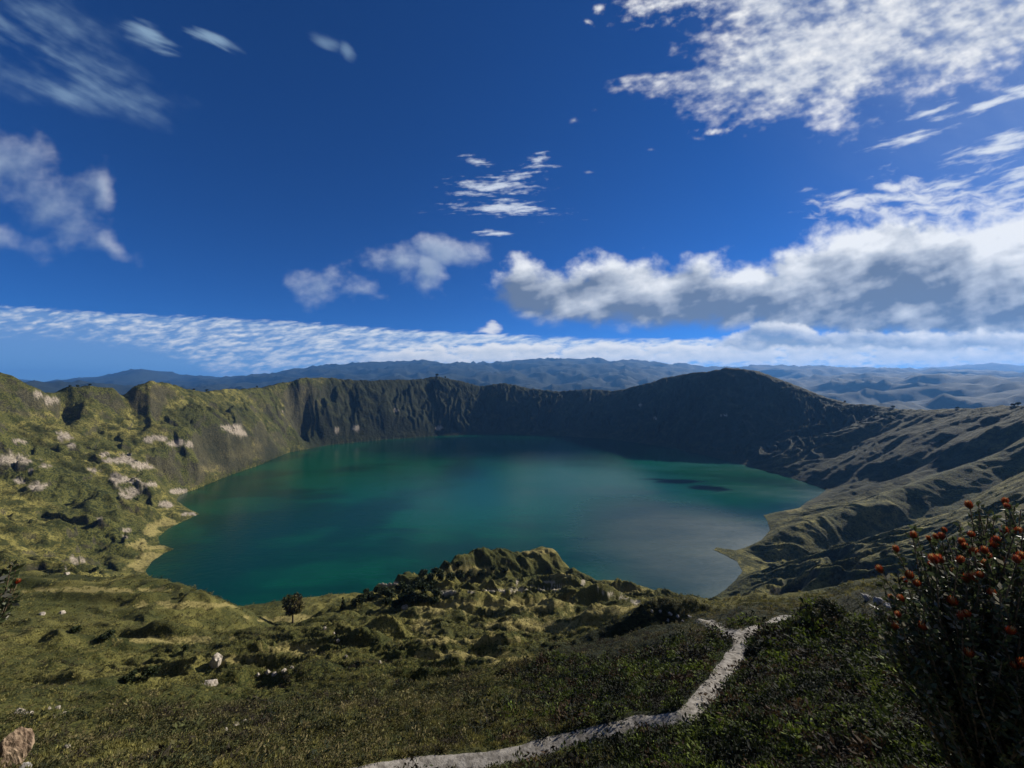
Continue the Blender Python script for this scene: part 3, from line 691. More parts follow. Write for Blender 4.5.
# ------------------------------------------------------------------ lake
def water_mat():
    m = bpy.data.materials.new('lake_water'); m.use_nodes = True
    t = m.node_tree; t.nodes.clear(); n = Nd(t)
    g = n.new('ShaderNodeNewGeometry'); Pp = E(n, g.outputs['Position']); x, y, z = n.sep(Pp)
    w1 = n.noise(Pp, .0018, 4, .5, .6); w2 = n.noise(n.vm('MULTIPLY', Pp, (.5, 1.7, 1.)), .004, 5, .55, .5)
    xw = x + (w1 - .5) * 700.; yw = y + (w2 - .5) * 500.
    def patch(cx, cy, rx, ry, a, b):
        dx = (xw - cx) / rx; dy = (yw - cy) / ry
        return n.ss(n.m('SQRT', dx * dx + dy * dy), b, a)
    turq = patch(260., 1500., 480., 330., .2, 1.2).mx(patch(-20., 1250., 520., 300., .2, 1.2) * .8).mx(patch(900., 1750., 420., 110., .3, 1.1))
    col = n.mix(n.ss(w1 + (w2 - .5) * .6, .40, .60), (.0010, .031, .014), (.0016, .062, .026))
    col = n.mix(patch(-50., 2300., 1000., 560., .35, 1.15), col, (.0008, .012, .017))
    col = n.mix(turq, col, (.004, .080, .052))
    dxw = (x + (w2 - .5) * 260. - 430.) / 330.; dyw = (y + (w1 - .5) * 260. - 860.) / 430.
    wind = n.ss(n.m('SQRT', dxw * dxw + dyw * dyw), 1.2, .35) * 1.15 + n.ss(x + (w2 - .5) * 500., 500., 900.) * .22
    col = n.mix(wind * .75, col, (.028, .056, .060))  # silvery sheen painted into the water colour of the wind-roughened area
    def dark_spot(cx, cy, rx, ry):  # patch of darker, less reflective water
        dx = (x + (w2 - .5) * 160. - cx) / rx; dy = (y + (w2 - .5) * 120. - cy) / ry
        return n.ss(n.m('SQRT', dx * dx + dy * dy) + (n.noise(n.vm('MULTIPLY', Pp, (.4, 1.5, 1.)), .03, 4, .6) - .5) * 1.2, 1.15, .6)
    sp = dark_spot(640., 1440., 110., 34.).mx(dark_spot(725., 1355., 85., 40.)).mx(dark_spot(560., 1475., 70., 14.))
    b = n.new('ShaderNodeBsdfPrincipled'); n.put(b.inputs['Base Color'], n.mix(sp, col, (.001, .006, .008)))
    b.inputs['IOR'].default_value = 1.333
    rg = n.ss(w2, .35, .65, .08, .18) + wind * .27
    n.put(b.inputs['Roughness'], (rg + (n.noise(n.vm('MULTIPLY', Pp, (.35, 1.4, 1.)), .022, 5, .65) - .5) * .22).mx(.05) * (1. - sp) + sp * .22); n.put(b.inputs['Specular IOR Level'], .5 - sp * .42)
    bp = n.new('ShaderNodeBump'); bp.inputs['Strength'].default_value = .35; bp.inputs['Distance'].default_value = 1.
    n.put(bp.inputs['Height'], n.noise(Pp, .5, 4, .6) * .6 + n.noise(n.vm('MULTIPLY', Pp, (1., 2., 1.)), .05, 4, .6) * 2.)
    t.links.new(bp.outputs[0], b.inputs['Normal'])
    o = n.new('ShaderNodeOutputMaterial'); t.links.new(b.outputs[0], o.inputs[0])
    return m
na, nr = 128, 24
ra = np.linspace(0, 1, nr) * 1330; th_ = np.linspace(0, 2 * math.pi, na, endpoint=False)
V = np.array([(LC[0] + r_ * math.cos(a), LC[1] + r_ * math.sin(a), 0) for r_ in np.maximum(ra, .5) for a in th_])
link('lake_water', mesh_np('lake_water', V, grid_faces(nr, na)[:, ::1], water_mat()), kind='structure')

# ------------------------------------------------------------------ haze
hm = bpy.data.materials.new('haze_air'); hm.use_nodes = True
hm.node_tree.nodes.clear(); n = Nd(hm.node_tree)
pv = n.new('ShaderNodeVolumePrincipled'); pv.inputs['Density'].default_value = 2.2e-5
pv.inputs['Color'].default_value = (.14, .42, 1.0, 1); pv.inputs['Anisotropy'].default_value = .2
o = n.new('ShaderNodeOutputMaterial'); hm.node_tree.links.new(pv.outputs[0], o.inputs['Volume'])
zlo = float(Z.min()) - 1; zhi = max(float(Z.max()) + 20, CZ + 30); hb = 60000
V = [(sx * hb, sy * hb, z_) for z_ in (zlo, zhi) for sx, sy in ((-1, -1), (1, -1), (1, 1), (-1, 1))]
link('haze', mesh_np('haze', V, [(3, 2, 1, 0), (4, 5, 6, 7), (0, 1, 5, 4), (1, 2, 6, 5), (2, 3, 7, 6), (3, 0, 4, 7)], hm, False), kind='stuff')

rng = np.random.RandomState(4)
# ------------------------------------------------------------------ more materials
def simple_mat(name, c0, c1, scale, rough=.9, bump=0., attr=None, spec=.2, sub=None):
    m = bpy.data.materials.new(name); m.use_nodes = True
    t = m.node_tree; t.nodes.clear(); n = Nd(t)
    g = n.new('ShaderNodeTexCoord'); Pp = E(n, g.outputs['Object'])
    f = n.noise(Pp, scale, 5, .6)
    col = n.mix(n.ss(f, .32, .68), c0, c1)
    if attr: col = n.mulc(col, n.attr(attr, 'Color'))
    b = n.new('ShaderNodeBsdfPrincipled'); n.put(b.inputs['Base Color'], col)
    b.inputs['Roughness'].default_value = rough; b.inputs['Specular IOR Level'].default_value = spec
    if bump:
        bp = n.new('ShaderNodeBump'); bp.inputs['Strength'].default_value = 1.; bp.inputs['Distance'].default_value = bump
        n.put(bp.inputs['Height'], n.noise(Pp, scale * 2.5, 6, .65)); t.links.new(bp.outputs[0], b.inputs['Normal'])
    o = n.new('ShaderNodeOutputMaterial')
    if sub:
        tr = n.new('ShaderNodeBsdfTranslucent'); n.put(tr.inputs['Color'], col)
        mx = n.new('ShaderNodeMixShader'); mx.inputs[0].default_value = sub
        t.links.new(b.outputs[0], mx.inputs[1]); t.links.new(tr.outputs[0], mx.inputs[2]); t.links.new(mx.outputs[0], o.inputs[0])
    else: t.links.new(b.outputs[0], o.inputs[0])
    return m
MAT = dict(
    cover=simple_mat('scrub_leaves', (.7, .7, .7), (1.2, 1.2, 1.2), .8, .85, 0, 'tone', .25, .25),
    leaf=simple_mat('tree_foliage', (.6, .6, .6), (1.2, 1.2, 1.2), 1.5, .8, 0, 'tone', .2, .2),
    bark=simple_mat('bark', (.06, .045, .03), (.13, .10, .07), 8, .9, .02),
    pale=simple_mat('pale_tuff', (.20, .165, .125), (.46, .41, .34), 1.1, .95, .25),
    tan=simple_mat('tan_rock', (.10, .065, .042), (.34, .25, .17), 2.2, .95, .12),
    grey=simple_mat('grey_rock', (.14, .13, .12), (.40, .38, .35), 2.5, .95, .10),
    sand=simple_mat('trodden_earth', (.10, .09, .075), (.26, .24, .21), 1.6, .95, .10),
    log=simple_mat('weathered_timber', (.05, .035, .025), (.12, .09, .06), 6, .9, .02),
    stem=simple_mat('woody_stem', (.05, .035, .02), (.12, .085, .05), 30, .9),
    cleaf=simple_mat('small_leaf', (.8, .8, .8), (1.2, 1.2, 1.2), 20, .55, 0, 'tone', .35, .3),
    petal=simple_mat('orange_bracts', (.8, .8, .8), (1.1, 1.1, 1.1), 60, .45, 0, 'tone', .4, .25))

def tone(me, cols):
    a_ = me.color_attributes.new('tone', 'FLOAT_COLOR', 'POINT')
    c = np.concatenate([cols, np.ones((len(cols), 1))], 1).astype(np.float32); a_.data.foreach_set('color', c.ravel())

# ------------------------------------------------------------------ path and its steps
def ribbon(Qs, ws):
    Vs, Fs, off = [], [], 0
    for Q, hw in zip(Qs, ws):
        T = np.gradient(Q[:, :2], axis=0); T /= np.linalg.norm(T, axis=1)[:, None] + 1e-9; Nn = np.stack([-T[:, 1], T[:, 0]], 1)
        K = 13; k = np.linspace(-1, 1, K)
        hw = hw * (.95 + .35 * sstep(30, 48, Q[:, 1])) * (1 + .9 * sstep(len(Q) - 50, len(Q) - 25, np.arange(len(Q))) * (hw > .5)); wl = hw * (1 + .26 * fbm(np.arange(len(Q)) / 9., np.zeros(len(Q)), 3, 301)); wr = hw * (1 + .26 * fbm(np.arange(len(Q)) / 9., np.ones(len(Q)) * 7, 3, 302))
        lat = np.where(k[None, :] < 0, wl[:, None], wr[:, None]) * k[None, :]
        x = Q[:, None, 0] + Nn[:, None, 0] * lat; y = Q[:, None, 1] + Nn[:, None, 1] * lat
        z = _h(x, y) + .10 - .10 * np.abs(k[None, :]) ** 3 + .035 * fbm(x / .7, y / .7, 3, 303)
        z += .004 * (off > 0)
        Vs.append(np.stack([x, y, z], -1).reshape(-1, 3)); L = len(Q)
        j, i = np.meshgrid(np.arange(L - 1), np.arange(K - 1), indexing='ij')
        Fs.append(np.stack([j * K + i, (j + 1) * K + i, (j + 1) * K + i + 1, j * K + i + 1], -1).reshape(-1, 4)[:, ::-1] + off); off += L * K
    return np.concatenate(Vs), np.concatenate(Fs)
V, Fq = ribbon(paths, [w_ * 1.3 for w_ in widths])
link('path', mesh_np('path', V, Fq, MAT['sand']), kind='structure')

def tube(pts, rads, k=7):
    """closed tube through points as verts, faces"""
    pts = [Vector(p) for p in pts]; V, Fc = [], []
    for i, (p, r) in enumerate(zip(pts, rads)):
        d = (pts[min(i + 1, len(pts) - 1)] - pts[max(i - 1, 0)]).normalized()
        u = d.orthogonal().normalized(); v = d.cross(u)
        V += [p + (u * math.cos(2 * math.pi * j / k) + v * math.sin(2 * math.pi * j / k)) * r for j in range(k)]
    for i in range(len(pts) - 1):
        for j in range(k):
            a, b = i * k + j, i * k + (j + 1) % k
            Fc.append((a, b, b + k, a + k))
    n0 = len(V); V.append(pts[0]); V.append(pts[-1])
    for j in range(k):
        Fc.append((n0, (j + 1) % k, j)); Fc.append((n0 + 1, (len(pts) - 1) * k + j, (len(pts) - 1) * k + (j + 1) % k))
    return V, Fc
def py_mesh(name, parts, mat):
    me = bpy.data.meshes.new(name); V, Fc = [], []
    for v, f in parts:
        o = len(V); V += [tuple(p) for p in v]; Fc += [tuple(i + o for i in q) for q in f]
    me.from_pydata(V, [], Fc); me.update(); me.materials.append(mat)
    me.polygons.foreach_set('use_smooth', [True] * len(me.polygons)); return me
# timber edge where the path forks
Q = paths[0]; 
e0 = _ray(714, 641); e1 = _ray(745, 636)
mid_ = (e0 + e1) / 2 + np.array((0, .2, 0))
me = py_mesh('log_step', [tube([(e0[0], e0[1], height(e0[0], e0[1]) + .16), (mid_[0], mid_[1] + .25, height(mid_[0], mid_[1] + .25) + .17), (e1[0], e1[1], height(e1[0], e1[1]) + .16)], [.09, .1, .09])], MAT['log'])
link('log_edge', me, label='dark log edging laid across the pale footpath where it forks', category='log')

# ------------------------------------------------------------------ scatter of scrub and tussock
def leaf_cloud(N, kind):
    """leaf quads of one plant of unit radius"""
    if kind == 'shrub':
        d = rng.normal(size=(N, 3)); d[:, 2] = np.abs(d[:, 2]) * .9; d /= np.linalg.norm(d, axis=1)[:, None]
        c = d * (rng.rand(N, 1) ** .4) * np.array((1, 1, .85)); L = .30 * (60 / N) ** .33
        ax = rng.normal(size=(N, 3)) * .8 + d; ax /= np.linalg.norm(ax, axis=1)[:, None]; wdt = .42
        c = c * (1 + .25 * np.sin(d[:, :1] * 5 + 1) * np.cos(d[:, 1:2] * 4))
    else:
        a = rng.rand(N) * 6.283; t = rng.rand(N) * .9
        ax = np.stack([np.cos(a) * t, np.sin(a) * t, np.ones(N)], 1); ax /= np.linalg.norm(ax, axis=1)[:, None]
        c = np.stack([np.cos(a) * t * .35, np.sin(a) * t * .35, np.zeros(N)], 1) + ax * .45; L = .75; wdt = .09 * (40 / N) ** .5
    s = np.cross(ax, rng.normal(size=(N, 3))); s /= np.linalg.norm(s, axis=1)[:, None] + 1e-9
    L = L * (.7 + .6 * rng.rand(N, 1))
    q = np.stack([c - ax * L * .5, c + s * L * wdt * .5, c + ax * L * .5, c - s * L * wdt * .5], 1)
    return q                                            # N,4,3
def scatter(name, n, r0, r1, size, nl, form, palette, keep, lift=0., amax=59., amin=-59., **kw):
    a = R(1) * (amin + rng.rand(n) * (amax - amin)); r = np.exp(np.log(r0) + rng.rand(n) * np.log(r1 / r0))
    x, y = np.sin(a) * r, np.cos(a) * r; z = heights(x, y)
    i = np.clip(np.searchsorted(aa, a), 0, NA - 1); j = np.clip(np.searchsorted(rr, r), 0, NR - 1)
    k = keep(x, y, z, i, j, r); x, y, z, r, a = x[k], y[k], z[k], r[k], a[k]; n = len(x)
    sz = size(r, n, x, y); T = [leaf_cloud(nl, form) for _ in range(14)]
    pick = rng.randint(0, 14, n); ro = rng.rand(n) * 6.283
    Q = np.stack(T)[pick]                                # n,nl,4,3
    c, s_ = np.cos(ro)[:, None, None], np.sin(ro)[:, None, None]
    hx = (Q[..., 0] * c - Q[..., 1] * s_) * sz[:, None, None] + x[:, None, None]
    hy = (Q[..., 0] * s_ + Q[..., 1] * c) * sz[:, None, None] + y[:, None, None]
    hz = Q[..., 2] * sz[:, None, None] * (.75 + .4 * rng.rand(n))[:, None, None] + z[:, None, None] + lift * sz[:, None, None]
    V = np.stack([hx, hy, hz], -1).reshape(-1, 3); Fq = np.arange(len(V)).reshape(-1, 4)
    pal = np.array(palette); w = fbm(x / (r.mean() * .16), y / (r.mean() * .16), 3, 401)
    idx = np.clip(((w * 1.5 + .5) * len(pal) + rng.normal(size=n) * .8).astype(int), 0, len(pal) - 1)
    colr = pal[idx][:, None, :] * (.65 + .7 * rng.rand(n, nl, 1))
    colr = np.repeat(colr.reshape(-1, 3), 4, axis=0)
    me = mesh_np(name, V, Fq, MAT['cover'], False); tone(me, colr)
    return link(name, me, **kw)
def free(x, y, z, i, j, r): return (pathd[j, i] > .42 - .5 * (rng.rand(len(x)) < .015)) & (trail[j, i] < .3) & (white[j, i] < .4)
green = [(.008, .011, .004), (.050, .068, .010), (.014, .020, .005), (.100, .130, .016), (.006, .008, .003), (.050, .030, .014), (.036, .050, .010), (.010, .009, .005)]
brown = [(.028, .032, .011), (.095, .086, .030), (.058, .064, .019), (.14, .115, .048), (.022, .028, .010), (.085, .080, .030), (.040, .032, .018)]
straw = [(.14, .130, .036), (.24, .215, .064), (.10, .098, .028), (.26, .23, .08), (.15, .14, .04)]
scatter('low_scrub', 24000, 11, 75, lambda r, n, x, y: (.20 + .45 * rng.rand(n) ** 1.6) * (.45 + r / 42) * np.where((rng.rand(n) < .09) & (r > 24), 1.9, 1.05), 56, 'shrub', green,
        lambda x, y, z, i, j, r: free(x, y, z, i, j, r) & (rng.rand(len(x)) < sstep(-.5, .1, fbm(x / 6, y / 6, 2, 410)) * .5 + .5) & (x + rng.normal(size=len(x)) * 4 > 2), amin=-12., kind='stuff')
scatter('heath_scrub', 13000, 16, 75, lambda r, n, x, y: (.20 + .40 * rng.rand(n) ** 1.6) * (.45 + r / 42) * np.where(rng.rand(n) < .05, 2.0, 1), 60, 'shrub', brown,
        lambda x, y, z, i, j, r: free(x, y, z, i, j, r) & (rng.rand(len(x)) < sstep(-.5, .1, fbm(x / 6, y / 6, 2, 410)) * .8 + .2) & (x + rng.normal(size=len(x)) * 4 < 2), amax=15., kind='stuff')
scatter('hillside_scrub', 26000, 60, 300, lambda r, n, x, y: (.28 + .75 * rng.rand(n) ** 1.5) * (.55 + r / 260), 34, 'shrub', brown,
        lambda x, y, z, i, j, r: free(x, y, z, i, j, r) & (fbm(x / 16, y / 11, 3, 411) + rng.rand(len(x)) * .5 > (.12 + yellow[j, i] * .6 - .35 * sstep(0, 60, x) * sstep(150, 90, r))), kind='stuff')
scatter('tussock_grass', 34000, 28, 400, lambda r, n, x, y: (.40 + .5 * rng.rand(n)) * (.5 + r / 220), 22, 'grass', straw,
        lambda x, y, z, i, j, r: free(x, y, z, i, j, r) & (fbm(x / 18, y / 14, 3, 412) + rng.rand(len(x)) * .6 > .05) & ((x < 8) | (r > 110)), kind='stuff')
scatter('far_bushes', 14000, 240, 1300, lambda r, n, x, y: (1.0 + 2.2 * rng.rand(n) ** 2) * (.6 + r / 1100), 14, 'shrub', brown[:3] + brown[4:5],
        lambda x, y, z, i, j, r: (z > 4) & free(x, y, z, i, j, r) & (fbm(x / 60, y / 60, 3, 413) + rng.rand(len(x)) * .4 > .28 + yellow[j, i] * .5), kind='stuff')

# ------------------------------------------------------------------ trees and single bushes
def crown_mesh(name, seed, rx, rz, N, ls, palette, shape='round'):
    rs = np.random.RandomState(seed); K = 9
    # lumps of foliage carried by the limbs, with gaps between
    cen = rs.normal(size=(K, 3)); cen /= np.linalg.norm(cen, axis=1)[:, None]; cen *= (.35 + .4 * rs.rand(K, 1)); cen[:, 2] = cen[:, 2] * .8
    if shape == 'cone':
        t = rs.rand(K); cen = np.stack([np.cos(t * 40) * (1 - t) * .6, np.sin(t * 40) * (1 - t) * .6, t * 2 - 1], 1)
    w = rs.randint(0, K, N); d = rs.normal(size=(N, 3)); d /= np.linalg.norm(d, axis=1)[:, None]
    rad = (.34 + .16 * rs.rand(K))[w][:, None]
    if shape == 'cone': rad = rad * (1.0 - .38 * (cen[w][:, 2:3] + 1)) 
    c = cen[w] + d * rad * rs.rand(N, 1) ** .35
    c = c * np.array((rx, rx, rz))
    ax = rs.normal(size=(N, 3)) + d; ax /= np.linalg.norm(ax, axis=1)[:, None]
    s = np.cross(ax, rs.normal(size=(N, 3))); s /= np.linalg.norm(s, axis=1)[:, None]
    L = ls * (.6 + .8 * rs.rand(N, 1))
    q = np.stack([c - ax * L * .5, c + s * L * .32, c + ax * L * .5, c - s * L * .32], 1).reshape(-1, 3)
    me = mesh_np(name, q, np.arange(N * 4).reshape(-1, 4), MAT['leaf'], False)
    pal = np.array(palette); cc = pal[rs.randint(0, len(pal), K)][w] * (.6 + .8 * rs.rand(N, 1)); tone(me, np.repeat(cc, 4, 0))
    return me, cen * np.array((rx, rx, rz))
dark = [(.018, .026, .008), (.034, .046, .012), (.024, .034, .010)]
olive = [(.060, .060, .016), (.10, .088, .026), (.075, .060, .022)]
def make_tree(name, seed, rx, rz, stem_h, N, ls, palette, shape='round'):
    root = bpy.data.objects.new(name, None); COL.objects.link(root); root.empty_display_size = .5
    cm, cen = crown_mesh('crown', seed, rx, rz, N, ls, palette, shape)
    c = link('crown', cm, root); c.location = (0, 0, stem_h + rz * .85)
    tp = []
    h = stem_h + rz * 1.0
    tp.append(tube([(0, 0, -1.2), (.02 * h, 0, h * .35), (-.02 * h, .02 * h, h * .7), (0, 0, h)], [.055 * h, .04 * h, .028 * h, .012 * h]))
    for q in cen[:6]:
        tp.append(tube([(0, 0, h * .45), (q[0] * .5, q[1] * .5, h * .5 + q[2] * .3 + .05 * h), (q[0], q[1], stem_h + rz * .85 + q[2])], [.02 * h, .014 * h, .006 * h], 5))
    link('trunk', py_mesh('trunk', tp, MAT['bark']), root)
    return root
def copy_tree(src, dst=None):
    r = src.copy(); COL.objects.link(r)
    for ch in list(src.children):
        c = ch.copy(); COL.objects.link(c); c.parent = r
    for k in ('label', 'category', 'group'):
        if k in r: del r[k]
    return r
def put(o, px, py, scale, label, cat, group=None, sink=.0, Y=None, rz=None):
    g = ray(px, py, near=20) if Y is None else None
    if g is None:
        Yk = Y or 300.; u = (px - 512) / F; g = (u * Yk, Yk, height(u * Yk, Yk))
    o.location = (g[0], g[1], g[2] - sink); o.scale = (scale,) * 3
    o.rotation_euler = (0, 0, rng.rand() * 6.28 if rz is None else rz)
    o['label'] = label; o['category'] = cat
    if group: o['group'] = group
    return g
used = {}
def inst(kind, builder):
    if kind not in used: used[kind] = builder(); return used[kind]
    return copy_tree(used[kind])
lone = lambda: make_tree('round_tree', 11, 4.6, 4.6, 2.2, 1500, 1.0, olive)
o = inst('lone', lone); g = put(o, 293, 623, 1., 'lone round olive tree standing on the near ridge above the lake', 'tree'); o.scale = (g[1] / 200 * 1.45,) * 3
con = lambda: make_tree('conifer_tree', 12, 1.8, 4.0, 1.0, 700, .8, dark, 'cone')
o = inst('con', con); g = put(o, 343, 609, 1., 'small dark pointed tree on the ridge edge, right of the lone round tree', 'tree'); o.scale = (g[1] / 235,) * 3
bsh = [lambda k=k: make_tree(('bushy_shrub', 'bushy_shrub', 'bushy_shrub')[k], 20 + k, (1.9, 2.2, 1.7)[k], (1.5, 1.4, 1.7)[k], .3, 520, .55, dark) for k in range(3)]
def bush(k, px, py, size_px, label, group=None, Y=None):
    o = inst('b%d' % k, bsh[k]); g = put(o, px, py, 1., label, 'bush', group, .045 * size_px * abs(Y or 0) / F + .1, Y); o.scale = (size_px * g[1] / F / 4.4,) * 3; return o
bush(0, 130, 681, 15, 'dark shrub on the pale ledge of the left slope, left of its twin')
bush(1, 148, 679, 17, 'dark shrub on the pale ledge of the left slope, right of its twin')
bush(2, 76, 634, 13, 'dark bush casting a long shadow at the left end of the left bench')
bush(0, 108, 640, 15, 'dark bush casting a long shadow right of another on the left bench')
bush(1, 184, 651, 9, 'low dark bush beside the grassy ledge above the white outcrop')
bush(2, 181, 597, 6, 'tiny dark bush near the crest of the left bench by the lake')
bush(0, 208, 676, 8, 'small dark bush squeezed between the white outcrop and the white boulder')
bush(2, 96, 572, 8, 'small dark bush in the dip behind the crest of the left bench')
for i, (px, py, s_) in enumerate([(384, 596, 9), (392, 600, 11), (400, 592, 10), (408, 597, 12), (416, 590, 10), (424, 595, 12), (432, 590, 9), (438, 597, 9), (404, 604, 11), (414, 605, 12), (425, 604, 10), (434, 606, 9), (396, 608, 9), (386, 606, 8), (420, 585, 8), (371, 600, 8), (362, 603, 9), (377, 594, 7), (354, 606, 7), (366, 595, 6),
                                (430, 583, 9), (440, 580, 10), (450, 582, 9), (460, 580, 9), (470, 578, 8), (436, 574, 7), (447, 571, 7), (459, 568, 7), (482, 576, 7), (493, 572, 6), (505, 573, 6), (423, 577, 7)]):
    bush(i % 3, px, py, s_ * 1.5, 'dark green bush in the thicket on the shaded left side of the spur', 'bushes of the thicket on the spur')
for i, (px, py, s_) in enumerate([(70, 383, 5), (78, 380, 6), (90, 379, 5), (194, 391, 4), (207, 393, 5), (257, 388, 4), (437, 376, 6), (445, 378, 4), (845, 405, 4), (893, 410, 6), (958, 412, 5), (1018, 406, 8), (1013, 406, 6)]):
    u = (px - 512) / F; best = None
    # stand it on the skyline of that column
    Ys = np.linspace(900, 3500, 900); el_ = (heights(u * Ys, Ys) - CZ) / Ys; Yk = Ys[int(np.argmax(el_))]
    bush(i % 3, px, py, s_ * .7, 'small dark tree standing on the skyline of the crater rim', 'trees on the crater rim', Y=float(Yk))

# ------------------------------------------------------------------ boulders
def rock_mesh(name, seed, mat, sx=1., sy=1., sz=1., sub=4, crag=.35):
    bm = bmesh.new(); bmesh.ops.create_icosphere(bm, subdivisions=sub, radius=1)
    co = np.array([v.co[:] for v in bm.verts]); rs = np.random.RandomState(seed)
    d = np.ones(len(co))
    for _ in range(13):
        nrm = rs.normal(size=3); nrm /= np.linalg.norm(nrm); t = .55 + .3 * rs.rand(); dd = co @ nrm
        co = co - np.outer(np.maximum(dd - t, 0) * .9, nrm)
    q = fbm(co[:, 0] * 1.7 + co[:, 2] * 1.1 + seed, co[:, 1] * 1.7 - co[:, 2] * .9, 4, seed) * crag + fbm(co[:, 0] * 6 + co[:, 2] * 4, co[:, 1] * 6 + co[:, 2] * 5, 3, seed + 1) * .07
    co = co * (1 + q[:, None]) * np.array((sx, sy, sz))
    for v, c in zip(bm.verts, co): v.co = c
    me = bpy.data.meshes.new(name); bm.to_mesh(me); bm.free(); me.materials.append(mat)
    return me
def rock(px, py, wpx, hpx, label, mat='pale', seed=1, cat='rock', group=None, me=None, name='boulder', Y=None):
    g = ray(px, py + hpx * .4, near=5) if Y is None else None
    if g is None: Yk = Y; u = (px - 512) / F; g = (u * Yk, Yk, height(u * Yk, Yk))
    k = g[1] / F; me = me or rock_mesh(name, seed, MAT[mat], sub=3 if wpx < 12 else 5, crag=.16 if wpx > 20 else .3)
    o = link(name, me, label=label, category=cat, group=group); o.location = (g[0], g[1], g[2] + hpx * k * .12)
    o.scale = (wpx * k * .55, wpx * k * .5, hpx * k * .6); o.rotation_euler = (rng.rand() * .3, rng.rand() * .3, rng.rand() * 6.28 * .1)
    return o
rock(7, 744, 30, 62, 'large tan boulder cut by the left edge at the foot of the slope', 'tan', 41, 'boulder')
rock(24, 766, 9, 14, 'small pale rock leaning against the large tan boulder', 'grey', 42, 'boulder')
rock(216, 657, 11, 20, 'tall white rock outcrop standing up from the left slope', 'pale', 43, 'outcrop')
rock(209, 683, 13, 6, 'flat white boulder just below the tall white outcrop', 'pale', 44)
rock(66, 747, 7, 10, 'white upright stone alone in the scrub of the lower left', 'pale', 45)
rock(18, 711, 9, 5, 'pale flat stone at the left edge, left of its neighbour', 'pale', 46)
rock(28, 713, 8, 4, 'pale flat stone at the left edge, right of its neighbour', 'pale', 47)
rock(62, 612, 5, 4, 'pale stone on the left bench, upper of two', 'pale', 48)
rock(42, 613, 5, 4, 'pale stone on the left bench, lower left of two', 'pale', 49)
rock(67, 573, 5, 4, 'white stone on the crest of the left bench', 'pale', 50)
rock(405, 606, 7, 5, 'white boulder at the foot of the green thicket on the spur', 'pale', 51)
for i, (px, py, w_) in enumerate([(52, 717, 5), (58, 716, 6), (64, 713, 5), (48, 708, 4), (58, 707, 5), (226, 729, 4), (236, 724, 6), (244, 721, 5), (252, 718, 4), (268, 672, 5), (275, 674, 6), (284, 670, 5), (292, 667, 4), (258, 675, 4), (334, 633, 3), (338, 640, 4), (346, 656, 3), (380, 662, 4), (325, 628, 4)]):
    rock(px, py, w_, 3.2, 'small pale stone in a broken row on the grassy left slope', 'pale', 60 + i % 4, 'stone', 'pale stones strewn over the left slope', name='stone')
for i, (px, py, w_) in enumerate([(652, 611, 3), (660, 611, 2.5), (670, 613, 3.5), (678, 616, 3), (690, 616, 4), (683, 621, 3), (668, 620, 2.5)]):
    rock(px, py, w_ * 1.2, 2.8, 'small pale stone beside the upper end of the footpath', 'grey', 70 + i % 3, 'stone', 'pale stones by the end of the footpath', name='stone')
for i, (px, py, w_, h_, lb) in enumerate([(868, 597, 12, 5, 'pale grey rock slab left of the flowering bush, left of three'), (882, 600, 13, 8, 'pale grey rock left of the flowering bush, middle of three'), (891, 607, 12, 9, 'grey cracked rock against the flowering bush, right of three'), (782, 621, 10, 3, 'flat pale stone at the bend of the right path branch')]):
    rock(px, py, w_, h_, lb, 'grey', 80 + i, 'rock')

# ------------------------------------------------------------------ flowering bushes beside the viewpoint
def head_mesh():
    """one flower head: a cup of pointed orange bracts round a paler tuft, 1 unit wide"""
    V, Fc, C = [], [], []
    def petal(a, tilt, L, w, z0, col, curl=.15):
        ca, sa = math.cos(a), math.sin(a); n0 = len(V)
        for t, ww in ((0, .55), (.45, 1.), (.8, .65), (1, .02)):
            rr_ = .10 + math.sin(tilt) * L * t - curl * t * t * L * .6; zz_ = z0 + math.cos(tilt) * L * t
            for s_ in (-1, 1): V.append((ca * rr_ - sa * w * ww * s_ * .5, sa * rr_ + ca * w * ww * s_ * .5, zz_)); C.append(col)
        for k in range(3): Fc.append((n0 + 2 * k, n0 + 2 * k + 1, n0 + 2 * k + 3, n0 + 2 * k + 2))
    for ring_, (n_, ti, L, col) in enumerate([(11, .75, .62, (.13, .020, .008)), (10, .52, .80, (.25, .036, .010)), (9, .32, .92, (.38, .080, .020)), (7, .15, .9, (.44, .25, .11))]):
        for k in range(n_): petal(2 * math.pi * k / n_ + ring_ * .35, ti, L, .20, .04 * ring_, tuple(c * rng.uniform(.75, 1.2) for c in col))
    me = bpy.data.meshes.new('flower_head'); me.from_pydata(V, [], Fc); me.update(); me.materials.append(MAT['petal']); tone(me, np.array(C)); return me
HEAD = [head_mesh() for _ in range(3)]
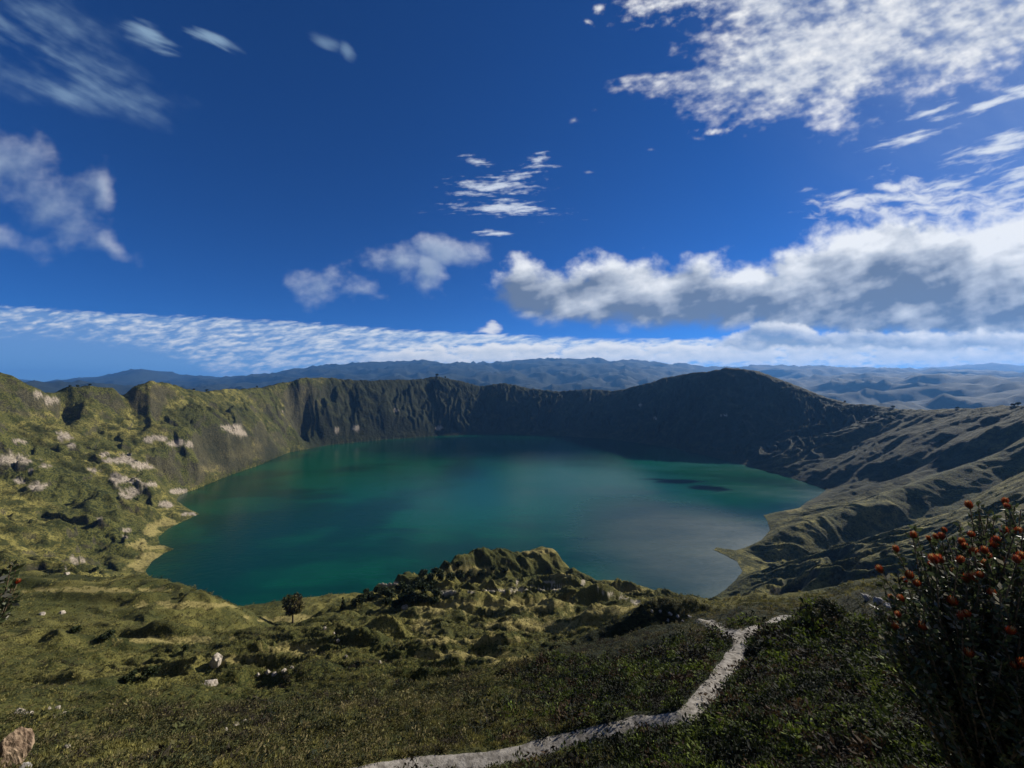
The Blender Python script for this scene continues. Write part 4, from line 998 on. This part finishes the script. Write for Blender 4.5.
def flowering_bush(base, tips, heads, label, seed, leafn=125, lens=.028, name='flowering_bush'):
    rs = np.random.RandomState(seed); root = bpy.data.objects.new(name, None); COL.objects.link(root); root.location = base
    root['label'] = label; root['category'] = 'bush'
    stems, LV, LC_ = [], [], []; ends = []
    for tip in tips:
        tip = Vector(tip) - Vector(base); b0 = Vector((rs.normal() * .05, rs.normal() * .05, -.15))
        m1 = b0.lerp(tip, .45) + Vector((rs.normal() * .05, rs.normal() * .05, -.02)); m2 = b0.lerp(tip, .78) + Vector((rs.normal() * .035, rs.normal() * .035, .02))
        stems.append(tube([b0, m1, m2, tip], [.008, .0055, .0038, .0024], 5)); dirn = (tip - m2).normalized(); ends.append((tip, dirn))
        # small pointed leaves packed round the upper stem
        for k in range(leafn):
            t = 1 - (k / leafn) ** 1.1 * .86
            p = (m1.lerp(m2, (t - .3) / .4) if t < .7 else m2.lerp(tip, (t - .7) / .3)) if t > .3 else b0.lerp(m1, t / .3)
            ax = dirn * (.55 + .3 * rs.rand()) + Vector(rs.normal(size=3)) * .55; ax.normalize()
            sd = ax.cross(Vector(rs.normal(size=3))).normalized(); L = lens * (.7 + .7 * rs.rand()); wd = L * .26
            p = p + Vector(rs.normal(size=3)) * .004
            LV += [p, p + ax * L * .45 + sd * wd, p + ax * L, p + ax * L * .45 - sd * wd]
            g_ = rs.rand(); c = (.016 + .050 * g_, .022 + .062 * g_, .008 + .024 * g_) if rs.rand() < .86 else (.17, .16, .12)
            LC_ += [c] * 4
    link('stems', py_mesh('stems', stems, MAT['stem']), root)
    LV = np.array([v[:] for v in LV]); me = mesh_np('foliage', LV, np.arange(len(LV)).reshape(-1, 4), MAT['cleaf'], False); tone(me, np.array(LC_))
    link('foliage', me, root)
    order = range(len(ends))
    for i in list(order)[:heads]:
        tip, d = ends[i]
        o = link('flower_head', HEAD[i % 3], root); o.location = tip + d * -.004; s_ = .040 * (.75 + .5 * rs.rand()); o.scale = (s_, s_, s_)
        dd = (d + Vector((0, 0, .35)) + Vector(rs.normal(size=3)) * .25).normalized()
        o.rotation_euler = dd.to_track_quat('Z', 'Y').to_euler()
    return root
def in_poly(x, y, q):
    c = False; n_ = len(q)
    for i in range(n_):
        x0, y0 = q[i]; x1, y1 = q[(i + 1) % n_]
        if (y0 > y) != (y1 > y) and x < (x1 - x0) * (y - y0) / (y1 - y0) + x0: c = not c
    return c
# main bush: stems end all over a rounded dome; size and place measured from the photograph
rs = np.random.RandomState(9)
bx, by = 2.42, 1.80
def dome(n_, cx, cy, cz, rx, ry, rz, zmin=-.9):
    out = []
    while len(out) < n_:
        d = rs.normal(size=3); d /= np.linalg.norm(d)
        if d[2] < zmin: continue
        k = rs.uniform(.80, 1.06) * (1 + .10 * math.sin(d[0] * 7 + 2) * math.cos(d[1] * 6) )
        out.append((cx + d[0] * rx * k, cy + d[1] * ry * k, cz + d[2] * rz * k))
    return out
tips = dome(250, bx + .02, by, CZ - 1.24, .50, .46, .52, -.6) + dome(120, bx + .46, by + .22, CZ - 1.08, .46, .42, .42, -.5) + dome(70, bx + .2, by - .15, CZ - 1.62, .50, .40, .45, -.6)
# heads sit on the tips that reach up and out towards the light
tips.sort(key=lambda p: -(p[2] - CZ + 1.2) * 1.3 + (p[0] - bx) * .55 + (p[1] - by) * .25 + rs.normal() * .28)
b1_ = flowering_bush((bx + .1, by + .1, CZ - 2.1), tips, 95, 'dark bush with orange flower heads rising at the right edge of the viewpoint', 5)
tips2 = dome(80, -3.23, 2.10, CZ - 1.22, .34, .27, .24, -.9)
flowering_bush((-3.75, 2.2, CZ - 2.1), tips2, 10, 'dark leafy bush with a few reddish flower heads poking in at the left edge', 6, 80, .034)
